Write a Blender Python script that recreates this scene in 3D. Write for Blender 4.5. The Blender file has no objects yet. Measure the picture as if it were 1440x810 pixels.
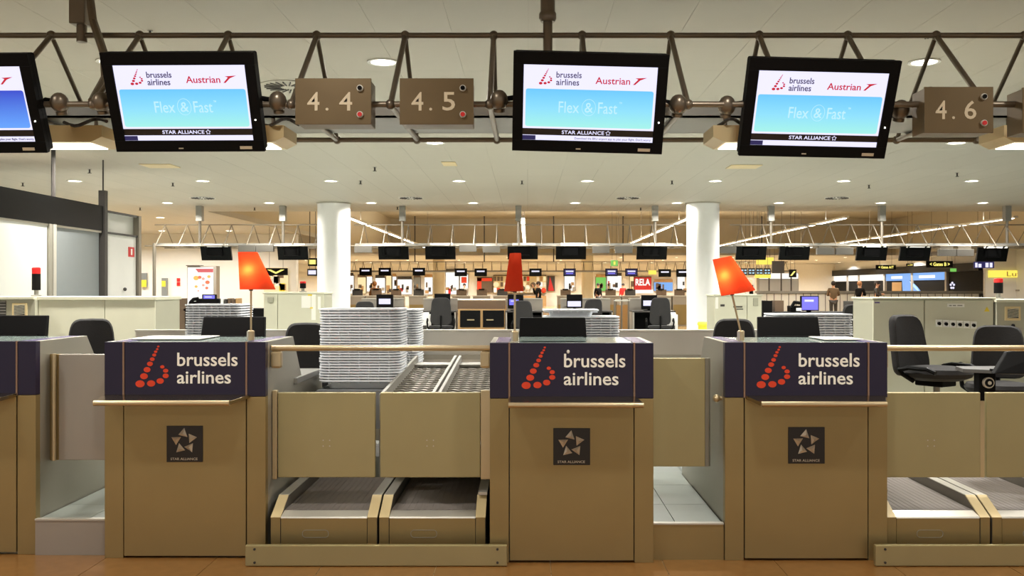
import bpy, bmesh, math, random
from mathutils import Vector, Matrix
random.seed(7)
SC = bpy.context.scene
COL = SC.collection
# ------------------------------------------------------------------ camera, world, exposure
F, CX, CY, EYE = 1317.0, 742.0, 405.0, 1.46          # focal length, vanishing point (1440x810 frame), eye height
cam = bpy.data.cameras.new('camera')
cam.sensor_width = 36.0
cam.lens = 36.0 * F / 1440.0
cam.shift_x = -(CX - 720.0) / 1440.0
cam.clip_end = 400
camo = bpy.data.objects.new('camera', cam)
COL.objects.link(camo)
camo.location = (0, 0, EYE)
camo.rotation_euler = (math.pi / 2, 0, 0)
SC.camera = camo
SC.view_settings.view_transform = 'Standard'
SC.view_settings.look = 'None'
SC.view_settings.exposure = 0.3
SC.view_settings.gamma = 1.0
SC.view_settings.use_curve_mapping = False
WORLD_STRENGTH = 0.55
LAMP_W = 78.0            # each ceiling downlight over the working area
AISLE_W = 24.0           # dimmer downlights over the public aisle this side of the counters
BOX_W = 10.0             # box luminaires slung under the near gantry
FAR_W = 190.0            # brighter downlights over the far shops
STRIP_W = 420.0           # each linear luminaire in the light well
wd = bpy.data.worlds.new('hall_fill')  # even ambient fill standing in for light bounced around the hall
SC.world = wd
wd.use_nodes = True
wd.node_tree.nodes['Background'].inputs[0].default_value = (1.0, 0.97, 0.92, 1)
wd.node_tree.nodes['Background'].inputs[1].default_value = WORLD_STRENGTH

# ------------------------------------------------------------------ helpers
def P(px, py, Y):
    return Vector(((px - CX) * Y / F, Y, EYE - (py - CY) * Y / F))
def lin(c):
    c = c / 255.0
    return c / 12.92 if c <= 0.04045 else ((c + 0.055) / 1.055) ** 2.4
def rgb(c):
    return (lin(c[0]), lin(c[1]), lin(c[2]), 1.0)
MATS = {}
def mat(name, c, rough=0.5, metal=0.0, var=0.06, scale=6.0, stretch=(1, 1, 1), bump=0.0, emit=0.0, spec=0.5, trans=0.0, alpha=1.0, rvar=0.0):
    if name in MATS:
        return MATS[name]
    m = bpy.data.materials.new(name)
    m.use_nodes = True
    nt = m.node_tree
    b = nt.nodes['Principled BSDF']
    col = rgb(c)
    b.inputs['Roughness'].default_value = rough
    b.inputs['Metallic'].default_value = metal
    b.inputs['Specular IOR Level'].default_value = spec
    if trans:
        b.inputs['Transmission Weight'].default_value = trans
    if alpha < 1:
        b.inputs['Alpha'].default_value = alpha
    tc = nt.nodes.new('ShaderNodeTexCoord')
    mp = nt.nodes.new('ShaderNodeMapping')
    mp.inputs['Scale'].default_value = stretch
    nt.links.new(tc.outputs['Object'], mp.inputs[0])
    nz = nt.nodes.new('ShaderNodeTexNoise')
    nz.inputs['Scale'].default_value = scale
    nz.inputs['Detail'].default_value = 3
    nt.links.new(mp.outputs[0], nz.inputs['Vector'])
    mx = nt.nodes.new('ShaderNodeMix')
    mx.data_type = 'RGBA'
    mx.inputs[6].default_value = tuple(x * (1 - var) for x in col[:3]) + (1,)
    mx.inputs[7].default_value = tuple(min(1, x * (1 + var)) for x in col[:3]) + (1,)
    nt.links.new(nz.outputs['Fac'], mx.inputs[0])
    nt.links.new(mx.outputs[2], b.inputs['Base Color'])
    if rvar:
        mr = nt.nodes.new('ShaderNodeMapRange')
        mr.inputs['To Min'].default_value = rough - rvar
        mr.inputs['To Max'].default_value = rough + rvar
        nt.links.new(nz.outputs['Fac'], mr.inputs[0])
        nt.links.new(mr.outputs[0], b.inputs['Roughness'])
    if bump:
        bp = nt.nodes.new('ShaderNodeBump')
        bp.inputs['Strength'].default_value = bump
        bp.inputs['Distance'].default_value = 0.01
        nt.links.new(nz.outputs['Fac'], bp.inputs['Height'])
        nt.links.new(bp.outputs[0], b.inputs['Normal'])
    if emit:
        nt.links.new(mx.outputs[2], b.inputs['Emission Color'])
        b.inputs['Emission Strength'].default_value = emit
    MATS[name] = m
    return m
def glow(name, c, s=1.0):
    m = mat(name, c, rough=0.4, var=0.0, emit=s, spec=0.2)
    nt = m.node_tree; b = nt.nodes['Principled BSDF']
    for l in list(nt.links):
        if l.to_node == b and l.to_socket.name == 'Base Color': nt.links.remove(l)
    b.inputs['Base Color'].default_value = (0.02, 0.02, 0.02, 1)
    return m
def gradient_glow(name, top, bottom, s=1.0):
    """backlit panel whose printed picture runs from one colour to another over its own height"""
    m = mat(name, top, var=0, emit=s)
    nt = m.node_tree
    b = nt.nodes['Principled BSDF']
    tc = nt.nodes.new('ShaderNodeTexCoord')
    sp = nt.nodes.new('ShaderNodeSeparateXYZ')
    nt.links.new(tc.outputs['Generated'], sp.inputs[0])
    rp = nt.nodes.new('ShaderNodeValToRGB')
    rp.color_ramp.elements[0].color = rgb(bottom)
    rp.color_ramp.elements[1].color = rgb(top)
    nt.links.new(sp.outputs['Z'], rp.inputs[0])
    nt.links.new(rp.outputs[0], b.inputs['Emission Color'])
    b.inputs['Base Color'].default_value = (0.02, 0.02, 0.02, 1)
    for l in list(nt.links):
        if l.to_node == b and l.to_socket.name == 'Base Color':
            nt.links.remove(l)
    return m

OFF = {}
class MB:
    def __init__(s):
        s.v = []; s.f = []
    def _a(s, vs, fs):
        n = len(s.v)
        s.v += [tuple(v) for v in vs]
        s.f += [tuple(i + n for i in f) for f in fs]
        return s
    def box(s, x0, x1, y0, y1, z0, z1):
        if x0 > x1: x0, x1 = x1, x0
        if y0 > y1: y0, y1 = y1, y0
        if z0 > z1: z0, z1 = z1, z0
        return s.hexa([(x0, y0, z0), (x1, y0, z0), (x1, y1, z0), (x0, y1, z0), (x0, y0, z1), (x1, y0, z1), (x1, y1, z1), (x0, y1, z1)])
    def hexa(s, p):
        return s._a(p, [(0, 3, 2, 1), (4, 5, 6, 7), (0, 1, 5, 4), (1, 2, 6, 5), (2, 3, 7, 6), (3, 0, 4, 7)])
    def prism(s, poly, a, b, axis='x'):
        """polygon extruded along an axis; for x the polygon is (y,z), for y it is (x,z), for z it is (x,y)"""
        n = len(poly)
        def put(p, t):
            return {'x': (t, p[0], p[1]), 'y': (p[0], t, p[1]), 'z': (p[0], p[1], t)}[axis]
        vs = [put(p, a) for p in poly] + [put(p, b) for p in poly]
        fs = [tuple(range(n)), tuple(range(2 * n - 1, n - 1, -1))] + [(i, i + n, (i + 1) % n + n, (i + 1) % n) for i in range(n)]
        return s._a(vs, fs)
    def tube(s, p, q, r, n=8, r2=None):
        p = Vector(p); q = Vector(q); d = (q - p)
        if d.length < 1e-6: return s
        d.normalize()
        u = d.orthogonal().normalized(); w = d.cross(u)
        r2 = r if r2 is None else r2
        vs = []
        for c, rr in ((p, r), (q, r2)):
            for i in range(n):
                a = 2 * math.pi * i / n
                vs.append(c + (u * math.cos(a) + w * math.sin(a)) * rr)
        fs = [(i, (i + 1) % n, (i + 1) % n + n, i + n) for i in range(n)] + [tuple(range(n - 1, -1, -1)), tuple(range(n, 2 * n))]
        return s._a(vs, fs)
    def path(s, pts, r, n=8):
        for a, b in zip(pts[:-1], pts[1:]):
            s.tube(a, b, r, n)
        for a in pts[1:-1]:
            s.ball(a, r, n, max(4, n // 2))
        return s
    def lathe(s, c, prof, n=16):
        c = Vector(c); vs = []; fs = []
        for r, z in prof:
            for i in range(n):
                a = 2 * math.pi * i / n
                vs.append((c.x + r * math.cos(a), c.y + r * math.sin(a), c.z + z))
        for k in range(len(prof) - 1):
            for i in range(n):
                fs.append((k * n + i, k * n + (i + 1) % n, (k + 1) * n + (i + 1) % n, (k + 1) * n + i))
        fs.append(tuple(range(n - 1, -1, -1)))
        fs.append(tuple(range((len(prof) - 1) * n, len(prof) * n)))
        return s._a(vs, fs)
    def ball(s, c, r, n=10, m=6, sc=(1, 1, 1)):
        vs = []; fs = []
        for k in range(1, m):
            t = math.pi * k / m
            for i in range(n):
                a = 2 * math.pi * i / n
                vs.append((c[0] + r * sc[0] * math.sin(t) * math.cos(a), c[1] + r * sc[1] * math.sin(t) * math.sin(a), c[2] + r * sc[2] * math.cos(t)))
        vs.append((c[0], c[1], c[2] + r * sc[2])); vs.append((c[0], c[1], c[2] - r * sc[2]))
        T = len(vs) - 2
        for k in range(m - 2):
            for i in range(n):
                fs.append((k * n + i, (k + 1) * n + i, (k + 1) * n + (i + 1) % n, k * n + (i + 1) % n))
        for i in range(n):
            fs.append((T, i, (i + 1) % n)); fs.append((T + 1, (m - 2) * n + (i + 1) % n, (m - 2) * n + i))
        return s._a(vs, fs)
    def plate(s, wb, wt, z0, z1, y, th, curve=0.0, lean=0.0, n=28, e=5.0):
        """cushion-like upright plate with rounded outline, tapering from wb to wt and curved about z"""
        out = []
        for i in range(n):
            a = 2 * math.pi * i / n
            x = math.copysign(abs(math.cos(a)) ** (2 / e), math.cos(a)); z = math.copysign(abs(math.sin(a)) ** (2 / e), math.sin(a))
            out.append((x, z))
        zc = (z0 + z1) / 2; hz = (z1 - z0) / 2
        rings = [(0.90, -0.5), (1.0, -0.2), (1.0, 0.2), (0.90, 0.5)]
        vs = []
        for sc_, t in rings:
            for x, z in out:
                zz = z * (hz - (1 - sc_) * hz * 0.5); k = (zz / hz + 1) / 2
                w = (wb + (wt - wb) * k) / 2; xx = x * (w - (1 - sc_) * w * 0.6)
                vs.append((xx, y + t * th - curve * xx * xx * 4 + lean * k, zc + zz))
        fs = []
        for r in range(3):
            for i in range(n):
                j = (i + 1) % n
                fs.append((r * n + i, r * n + j, (r + 1) * n + j, (r + 1) * n + i))
        vs.append((0, y - th * 0.5 + lean * .5, zc)); vs.append((0, y + th * 0.5 + lean * .5, zc))
        a, b = 4 * n, 4 * n + 1
        for i in range(n):
            j = (i + 1) % n
            fs.append((a, j, i)); fs.append((b, 3 * n + i, 3 * n + j))
        return s._a(vs, fs)
    def build(s, name, m, parent=None, smooth=False, bev=0.0):
        me = bpy.data.meshes.new(name)
        off = OFF.get(parent.name, Vector((0, 0, 0))) if parent else Vector((0, 0, 0))
        me.from_pydata([tuple(Vector(v) - off) for v in s.v], [], s.f)
        return put(name, me, m, parent, smooth, bev)
def put(name, me, m, parent=None, smooth=False, bev=0.0, fix=True):
    if fix:
        bm = bmesh.new(); bm.from_mesh(me)
        bmesh.ops.recalc_face_normals(bm, faces=bm.faces); bm.to_mesh(me); bm.free()
    if smooth:
        me.polygons.foreach_set('use_smooth', [True] * len(me.polygons))
        try: me.set_sharp_from_angle(angle=math.radians(40))
        except Exception: pass
    if not me.materials and m: me.materials.append(m)
    o = bpy.data.objects.new(name, me)
    COL.objects.link(o)
    if parent:
        o.parent = parent
        OFF[o.name] = OFF.get(parent.name, Vector((0, 0, 0)))
    if bev:
        md = o.modifiers.new('bevel', 'BEVEL'); md.width = bev; md.segments = 2; md.limit_method = 'ANGLE'
    return o
def tag(o, label, cat, group=None, kind=None):
    o['label'] = label; o['category'] = cat
    if group: o['group'] = group
    if kind: o['kind'] = kind
    return o
def struct(o):
    o['kind'] = 'structure'; return o
def root(name, loc, label, cat, group=None, rz=0.0, local=False):
    o = bpy.data.objects.new(name, None)
    o.empty_display_size = 0.1
    COL.objects.link(o)
    o.location = loc
    if rz: o.rotation_euler = (0, 0, rz)
    OFF[o.name] = Vector((0, 0, 0)) if (local or rz) else Vector(loc)
    return tag(o, label, cat, group)
def kids(o):
    return [c for c in bpy.data.objects if c.parent == o]
def copy_tree(o, parent=None):
    c = o.copy(); COL.objects.link(c)
    if parent: c.parent = parent
    for ch in list(o.children): copy_tree(ch, c)
    return c
TXT = {}
def text(name, s, x0, x1, z0, z1, y, m, parent, bold=0.0, depth=0.002, spacing=1.0, shear=0.0, local=True, keep=False):
    """lettering fitted into a rectangle of the xz plane, facing -y"""
    key = (s, bold, spacing, shear)
    if key not in TXT:
        cu = bpy.data.curves.new('lettering', 'FONT')
        cu.body = s; cu.size = 1.0; cu.offset = bold; cu.space_character = spacing; cu.shear = shear; cu.resolution_u = 3
        ob = bpy.data.objects.new('lettering', cu)
        me = bpy.data.meshes.new_from_object(ob)
        vs = [v.co.copy() for v in me.vertices]; fs = [tuple(p.vertices) for p in me.polygons]
        bpy.data.objects.remove(ob); bpy.data.meshes.remove(me)
        TXT[key] = (vs, fs)
    vs, fs = TXT[key]
    xs = [v.x for v in vs]; ys = [v.y for v in vs]
    ax, bx_, ay, by = min(xs), max(xs), min(ys), max(ys)
    sx = (x1 - x0) / (bx_ - ax); sz = (z1 - z0) / (by - ay)
    if keep: sx = sz = min(sx, sz)
    off = Vector((0, 0, 0)) if local else OFF.get(parent.name, Vector((0, 0, 0)))
    V = [(x0 + (v.x - ax) * sx - off.x, y - off.y, z0 + (v.y - ay) * sz - off.z) for v in vs]
    me = bpy.data.meshes.new(name)
    me.from_pydata(V, [], fs)
    o = put(name, me, m, parent)
    md = o.modifiers.new('thickness', 'SOLIDIFY'); md.thickness = depth; md.offset = 0
    return o

# ------------------------------------------------------------------ materials
M = {}
M['steel'] = mat('brushed_bronze_steel', (164, 144, 98), 0.40, 0.72, var=0.10, scale=3, stretch=(1, 1, 1), rvar=0.06, bump=0.03)
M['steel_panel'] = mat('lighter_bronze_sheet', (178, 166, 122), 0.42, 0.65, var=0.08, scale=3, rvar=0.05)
M['steel_side'] = mat('brushed_grey_steel', (168, 164, 150), 0.42, 0.6, var=0.1, scale=4, rvar=0.06)
M['steel_bright'] = mat('bright_steel', (206, 202, 190), 0.36, 0.55, var=0.08, scale=5, rvar=0.08)
M['gate'] = mat('pale_steel', (170, 163, 152), 0.45, 0.55, var=0.08, scale=3)
M['brass'] = mat('warm_polished_steel', (204, 184, 146), 0.3, 0.7, var=0.05)
M['cream'] = mat('cream_nosing', (216, 196, 148), 0.45, 0.1, var=0.05)
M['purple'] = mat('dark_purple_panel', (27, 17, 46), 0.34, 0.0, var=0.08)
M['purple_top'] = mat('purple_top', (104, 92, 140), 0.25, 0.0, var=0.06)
M['strip'] = mat('tan_strip', (150, 120, 100), 0.4, 0.5)
M['white_letter'] = mat('ivory_lettering', (255, 250, 236), 0.5, var=0.0)
M['numeral'] = mat('engraved_ivory', (206, 190, 160), 0.5, var=0.0)
M['red_dot'] = mat('orange_red_dots', (224, 64, 28), 0.5, var=0.0)
M['black'] = mat('black_plastic', (10, 9, 9), 0.6, var=0.1, spec=0.12)
M['black_gloss'] = mat('black_gloss', (8, 8, 8), 0.3, var=0.0, spec=0.12)
M['plaque'] = mat('black_plaque', (34, 27, 22), 0.3, var=0.05)
M['silver'] = mat('silver_star', (215, 205, 185), 0.35, 0.5, var=0.05)
M['fabric'] = mat('charcoal_fabric', (31, 29, 28), 0.85, var=0.2, scale=60, bump=0.1)
M['truss'] = mat('bronze_tube', (124, 112, 96), 0.34, 0.65, var=0.08)
M['truss_pale'] = mat('pale_tube', (140, 132, 118), 0.4, 0.6, var=0.08)
M['sign'] = mat('bronze_sign_plate', (106, 88, 60), 0.42, 0.5, var=0.12, scale=5, rvar=0.06)
M['tray'] = mat('grey_tray_plastic', (226, 230, 234), 0.45, var=0.05)
M['belt'] = mat('grey_rubber_belt', (118, 110, 103), 0.7, var=0.14, scale=8, stretch=(6, 0.4, 1))
M['grey_metal'] = mat('grey_sheet_metal', (150, 148, 140), 0.45, 0.4, var=0.1)
M['cabinet'] = mat('pale_green_grey_cabinet', (208, 206, 183), 0.5, var=0.04)
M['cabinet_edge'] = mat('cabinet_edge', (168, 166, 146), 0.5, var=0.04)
M['worktop'] = mat('grey_worktop', (128, 126, 120), 0.4, var=0.06)
M['glass_top'] = mat('green_grey_glass', (150, 166, 160), 0.12, var=0.06)
M['ceil'] = mat('ceiling_white', (182, 176, 161), 0.55, var=0.02)
M['white'] = mat('white_paint', (222, 220, 213), 0.5, var=0.02)
M['white_col'] = mat('white_column_paint', (250, 249, 247), 0.45, var=0.02)
M['tan'] = mat('tan_plaster', (188, 176, 148), 0.6, var=0.03)
M['beige'] = mat('beige_column_paint', (252, 236, 198), 0.5, var=0.03)
M['grey_panel'] = mat('grey_glass_panel', (122, 127, 127), 0.4, var=0.04)
M['dark'] = mat('dark_grey', (58, 54, 50), 0.5, var=0.1)
M['wood'] = mat('light_wood', (178, 140, 90), 0.5, var=0.1, stretch=(1, 1, 6))
M['brown'] = mat('brown_board', (104, 84, 64), 0.55, var=0.08)
M['red'] = mat('red_plastic', (196, 30, 28), 0.4, var=0.05)
M['yellow'] = mat('yellow_plastic', (240, 214, 60), 0.5, var=0.04)
M['teal'] = mat('teal_fabric', (90, 150, 150), 0.7)
M['paper'] = mat('paper_white', (240, 238, 228), 0.7, var=0.02)
M['skin'] = mat('skin', (206, 158, 128), 0.55, var=0.05)
M['hair'] = mat('dark_hair', (40, 28, 22), 0.6, var=0.15)
M['lamp_glow'] = glow('downlight_lens', (255, 246, 226), 9.0)
M['strip_glow'] = glow('strip_light_diffuser', (255, 246, 228), 6.0)
M['lightbox'] = glow('lit_white_panel', (255, 250, 240), 0.95)
M['lightbox_warm'] = glow('lit_warm_panel', (255, 226, 170), 0.85)
M['lightbox_blue'] = glow('lit_blue_panel', (120, 170, 235), 0.9)
M['lightbox_yellow'] = glow('lit_yellow_panel', (250, 225, 90), 0.95)
M['lightbox_green'] = glow('lit_green_panel', (120, 200, 90), 0.8)
M['screen_white'] = glow('screen_white', (222, 220, 250), 1.0)
M['screen_blue'] = gradient_glow('screen_blue_gradient', (96, 184, 248), (150, 222, 214), 1.0)
M['screen_deep'] = gradient_glow('screen_deep_blue', (44, 66, 190), (90, 150, 235), 1.0)
M['screen_text'] = glow('screen_dark_text', (70, 60, 90), 0.9)
M['screen_red'] = glow('screen_red', (190, 30, 45), 0.95)
M['screen_pale'] = glow('screen_pale_text', (176, 220, 246), 1.0)
M['screen_black'] = mat('screen_black_bar', (32, 25, 26), 0.3, var=0)
M['screen_navy'] = glow('screen_navy', (40, 36, 86), 0.8)
M['screen_lit'] = glow('screen_lilac', (120, 115, 240), 1.0)
M['yellow_text'] = glow('sign_yellow_text', (250, 235, 120), 1.2)
def shade_material(name, c, t):
    m = bpy.data.materials.new(name); m.use_nodes = True
    nt = m.node_tree; nt.nodes.remove(nt.nodes['Principled BSDF'])
    out = nt.nodes['Material Output']
    d = nt.nodes.new('ShaderNodeBsdfDiffuse'); tr = nt.nodes.new('ShaderNodeBsdfTranslucent'); mx = nt.nodes.new('ShaderNodeMixShader')
    nz = nt.nodes.new('ShaderNodeTexNoise'); nz.inputs['Scale'].default_value = 90
    cr = nt.nodes.new('ShaderNodeMix'); cr.data_type = 'RGBA'
    col = rgb(c)
    cr.inputs[6].default_value = col; cr.inputs[7].default_value = tuple(min(1, x * 1.12) for x in col[:3]) + (1,)
    nt.links.new(nz.outputs['Fac'], cr.inputs[0])
    nt.links.new(cr.outputs[2], d.inputs[0]); nt.links.new(cr.outputs[2], tr.inputs[0])
    mx.inputs[0].default_value = t
    nt.links.new(d.outputs[0], mx.inputs[1]); nt.links.new(tr.outputs[0], mx.inputs[2]); nt.links.new(mx.outputs[0], out.inputs[0])
    return m
M['shade'] = shade_material('orange_red_fabric_shade', (200, 70, 42), 0.55)
def tiled(name, c1, c2, mortar, sx, sy, rough, msize=0.01, spec=0.5):
    m = mat(name, c1, rough, var=0.1, spec=spec)
    nt = m.node_tree; b = nt.nodes['Principled BSDF']
    tc = nt.nodes.new('ShaderNodeTexCoord')
    br = nt.nodes.new('ShaderNodeTexBrick')
    br.offset = 0.0
    br.inputs['Color1'].default_value = rgb(c1); br.inputs['Color2'].default_value = rgb(c2); br.inputs['Mortar'].default_value = rgb(mortar)
    br.inputs['Scale'].default_value = 1.0
    br.inputs['Mortar Size'].default_value = msize
    br.inputs['Brick Width'].default_value = sx; br.inputs['Row Height'].default_value = sy
    nt.links.new(tc.outputs['Object'], br.inputs['Vector'])
    nt.links.new(br.outputs['Color'], b.inputs['Base Color'])
    return m
M['floor'] = tiled('polished_tan_floor', (170, 146, 106), (180, 156, 116), (130, 108, 76), 0.6, 0.6, 0.22)
M['floor_tiles'] = [mat('tan_stone_tile_%s' % n, c, 0.2, var=0.16, scale=14) for n, c in (('mid', (138, 96, 50)), ('light', (158, 116, 66)), ('deep', (128, 86, 43)))]
M['platform'] = tiled('grey_blue_platform', (156, 162, 156), (162, 168, 162), (130, 136, 132), 0.54, 0.54, 0.35)
M['platform_tile'] = mat('grey_blue_tile', (158, 165, 158), 0.35, var=0.06, scale=10)
M['ceil_far'] = tiled('ceiling_panels_far', (181, 175, 160), (185, 179, 164), (160, 154, 139), 0.585, 2.34, 0.55, 0.006)

# ------------------------------------------------------------------ structure: floor, platform, ceiling
CEIL = 3.42
floor = struct(MB().box(-45, 45, -9, 110, -0.12, -0.004).build('floor', M['floor']))
tile_me = None
for i in range(-8, 8):
    for j in range(4):
        x = i * 0.6 + 0.12 + 0.3; y = 2.75 + j * 0.6 + 0.3
        if tile_me is None or True:
            me = bpy.data.meshes.get('floor_tile_mesh_%d' % ((i * 3 + j * 5) % 3))
        if me is None:
            k = (i * 3 + j * 5) % 3
            t = MB().box(-0.298, 0.298, -0.298, 0.298, -0.02, 0.0).build('floor_tile', M['floor_tiles'][k], floor, bev=0)
            t.data.name = 'floor_tile_mesh_%d' % k
        else:
            t = bpy.data.objects.new('floor_tile', me); COL.objects.link(t); t.parent = floor
        t.location = (x, y, 0)
PLAT = 0.19
C1X, C2X, C3X, C4X = -3.131, -1.852, 0.234, 1.492
C1Y, C2Y, C3Y, C4Y = 5.13, 5.06, 4.975, 5.014
HW = 0.435
pb = MB().box(-14, 14, 7.1, 23.2, -0.003, PLAT - 0.01)
pb.box(C1X - HW - 1, C2X + HW, 6.46, 7.1, -0.003, PLAT - 0.01)
pb.box(C3X - HW + .1, C4X + HW, 6.46, 7.1, -0.003, PLAT - 0.01)
plat = struct(pb.build('raised_floor', M['platform']))
for nm, xa, xb, ya, seam in (('a', C1X + HW + .004, C2X - HW - .004, 5.12, -2.42), ('b', C3X + HW + .004, C4X - HW - .004, 5.03, 0.80)):
    MB().box(xa, xb, ya, ya + 0.02, 0.0, PLAT).build('plinth_front', M['gate'] if nm == 'a' else M['steel'], plat)
    MB().box(xa, xb, ya - 0.006, ya + 0.03, PLAT, PLAT + 0.008).build('plinth_nosing', M['steel_bright'], plat)
    MB().box(xa, xb, ya + 0.02, 6.46, -0.003, PLAT - 0.012).build('plinth_core', M['dark'], plat)
    ys = [ya + 0.02, 5.5, 6.04, 6.58]
    for a, b in zip(ys[:-1], ys[1:]):
        for c, d in ((xa, seam), (seam, xb)):
            MB().box(c + .002, d - .002, a + .002, min(b, 6.46) - .002, PLAT - 0.012, PLAT).build('platform_tile', M['platform_tile'], plat)
cb = MB()
cb.box(-45, 45, -9, 6.1, CEIL, CEIL + .15)
cb.box(-45, -7.6, 6.1, 15.46, CEIL, CEIL + .15).box(7.61, 45, 6.1, 15.46, CEIL, CEIL + .15)
cb.box(-45, 45, 15.46, 24, CEIL, CEIL + .15)
cb.box(-45, -8.2, 24, 56, CEIL, CEIL + .15).box(22, 45, 24, 56, CEIL, CEIL + .15)
cb.box(-45, 45, 56, 110, CEIL, CEIL + .15)
cb.box(-7.6, 7.61, 6.1, 15.46, CEIL + .004, CEIL + .15)
ceiling = struct(cb.build('ceiling', M['ceil_far']))
pm = None
for i in range(26):
    for j in range(4):
        x = -7.6 + 0.585 * (i + .5); y = 6.1 + 2.34 * (j + .5)
        if pm is None:
            t = MB().box(-.2912, .2912, -1.1685, 1.1685, 0, .02).build('ceiling_panel', M['ceil'], ceiling); pm = t.data
        else:
            t = bpy.data.objects.new('ceiling_panel', pm); COL.objects.link(t); t.parent = ceiling
        t.location = (x, y, CEIL)
struct(MB().box(-8.35, 22.15, 23.9, 56.1, 5.6, 5.75).build('ceiling_well', M['tan']))
struct(MB().box(-8.35, 22.15, 56, 56.15, CEIL + .15, 5.6).build('trim_1', M['tan']))
struct(MB().box(-8.35, -8.2, 24, 56, CEIL + .15, 5.6).build('trim_2', M['tan']))
struct(MB().box(22, 22.15, 24, 56, CEIL + .15, 5.6).build('trim_3', M['tan']))
struct(MB().box(-8.35, 22.15, 23.85, 24, CEIL + .15, 5.6).build('trim_4', M['tan']))

# ------------------------------------------------------------------ lights of the hall
def disc_lamp(name, loc, w, size, parent, col=(1.0, 0.92, 0.78), spread=2.6):
    l = bpy.data.lights.new(name, 'AREA'); l.shape = 'DISK'; l.size = size; l.energy = w; l.color = col; l.spread = spread
    o = bpy.data.objects.new(name, l); COL.objects.link(o); o.parent = parent; o.location = loc
    return o
dl0 = None; lamp_data = None
def downlight(x, y, label, group):
    global dl0, lamp_data
    if dl0 is None:
        r = root('downlight', (0, 0, 0), label, 'ceiling light', group, local=True)
        MB().lathe((0, 0, 0), [(0.135, -0.003), (0.135, -0.012), (0.108, -0.012), (0.105, -0.003)], 24).build('trim_ring', M['white'], r)
        MB().lathe((0, 0, 0), [(0.104, -0.001), (0.104, -0.009), (0.06, -0.010)], 24).build('lens', M['lamp_glow'], r)
        dl0 = r
        lamp_data = bpy.data.lights.new('downlight_lamp', 'AREA')
        lamp_data.shape = 'DISK'; lamp_data.size = 0.21; lamp_data.energy = LAMP_W; lamp_data.color = (1.0, 0.965, 0.91); lamp_data.spread = 2.7
    else:
        r = copy_tree_mesh(dl0); r['label'] = label; r['group'] = group
    r.location = (x, y, CEIL)
    ld = lamp_data
    if y > 55:
        ld = bpy.data.lights.get('far_lamp')
        if ld is None:
            ld = lamp_data.copy(); ld.name = 'far_lamp'; ld.energy = FAR_W
    if y < 6:
        ld = bpy.data.lights.get('aisle_lamp')
        if ld is None:
            ld = lamp_data.copy(); ld.name = 'aisle_lamp'; ld.energy = AISLE_W
    lo = bpy.data.objects.new('downlight_lamp', ld); COL.objects.link(lo); lo.parent = r; lo.location = (0, 0, -0.02)
    return r
def copy_tree_mesh(o, parent=None):
    c = o.copy(); COL.objects.link(c)
    if parent: c.parent = parent
    for ch in list(o.children):
        if ch.type == 'MESH': copy_tree_mesh(ch, c)
    return c
for Yr, ks in ((8.1, range(-3, 4)), (12.6, range(-3, 4)), (17.1, range(-4, 5)), (21.5, range(-5, 6)), (3.65, range(-2, 3)), (-0.8, range(-2, 3))):
    lab = {8.1: 'round recessed downlight just behind the overhead screen gantry', 12.6: 'round recessed downlight in the second row behind the screen gantry',
           17.1: 'round recessed downlight in the row before the one by the white columns', 21.5: 'round recessed downlight in the row level with the white columns'}.get(Yr, 'round recessed downlight above the aisle in front of the counters')
    for k in ks:
        downlight(-1.25 + 2.34 * k, Yr, lab, ('ceiling downlights row at %d metres' % round(Yr)) if Yr > 6 else 'aisle downlights')
for Yr in (60, 66, 72):
    for k in range(-5, 10):
        downlight(-1.25 + 3.6 * k, Yr, 'small round downlight in the far low ceiling beyond the light well', 'far hall downlights')
for x, y in ((23.5, 44), (26.5, 44), (23.5, 39), (26.5, 39)):  # unseen lamps added to brighten the white wall behind the yellow band
    downlight(x, y, 'added out-of-view downlight brightening the wall with the yellow shop band', 'added downlights by the yellow band')
for x, y in [(-10.2 - 2.3 * a, 26 + 3 * b) for a in range(3) for b in range(3)]:
    downlight(x, y, 'round downlight above the bright poster corner', 'downlights over the poster corner')
for i, X in enumerate((-5.35, -0.15, 4.85, 9.55, 14.6)):
    nb = ('behind the column near the posters', 'lined up behind the middle counter', 'passing close to the second white column', 'above the row of departure boards', 'nearest the dark lounge fronts')[i]
    r = root('strip_light', (X, 40, 3.62), 'long strip luminaire in the tan well ' + nb, 'strip light', 'strip lights in the well')
    MB().box(X - .07, X + .07, 28, 52, 3.56, 3.62).build('housing', M['white'], r)
    for k in range(6):
        MB().box(X - .055, X + .055, 28.2 + 4 * k, 31.6 + 4 * k, 3.545, 3.56).build('diffuser', M['strip_glow'], r)
    for y in (30, 40, 50):
        MB().tube((X, y, 3.62), (X, y, 5.6), .012, 6).build('hanger_rod', M['truss_pale'], r)
    l = bpy.data.lights.new('strip_lamp', 'AREA'); l.shape = 'RECTANGLE'; l.size = .12; l.size_y = 23; l.energy = STRIP_W; l.color = (1, .95, .86)
    o = bpy.data.objects.new('strip_lamp', l); COL.objects.link(o); o.parent = r; o.location = (0, 0, -.09)
    l2 = bpy.data.lights.new('strip_uplight', 'AREA'); l2.shape = 'RECTANGLE'; l2.size = .12; l2.size_y = 23; l2.energy = STRIP_W * 0.8; l2.color = (1, .93, .82)
    o = bpy.data.objects.new('strip_uplight', l2); COL.objects.link(o); o.parent = r; o.location = (0, 0, .03); o.rotation_euler = (math.pi, 0, 0)

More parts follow.
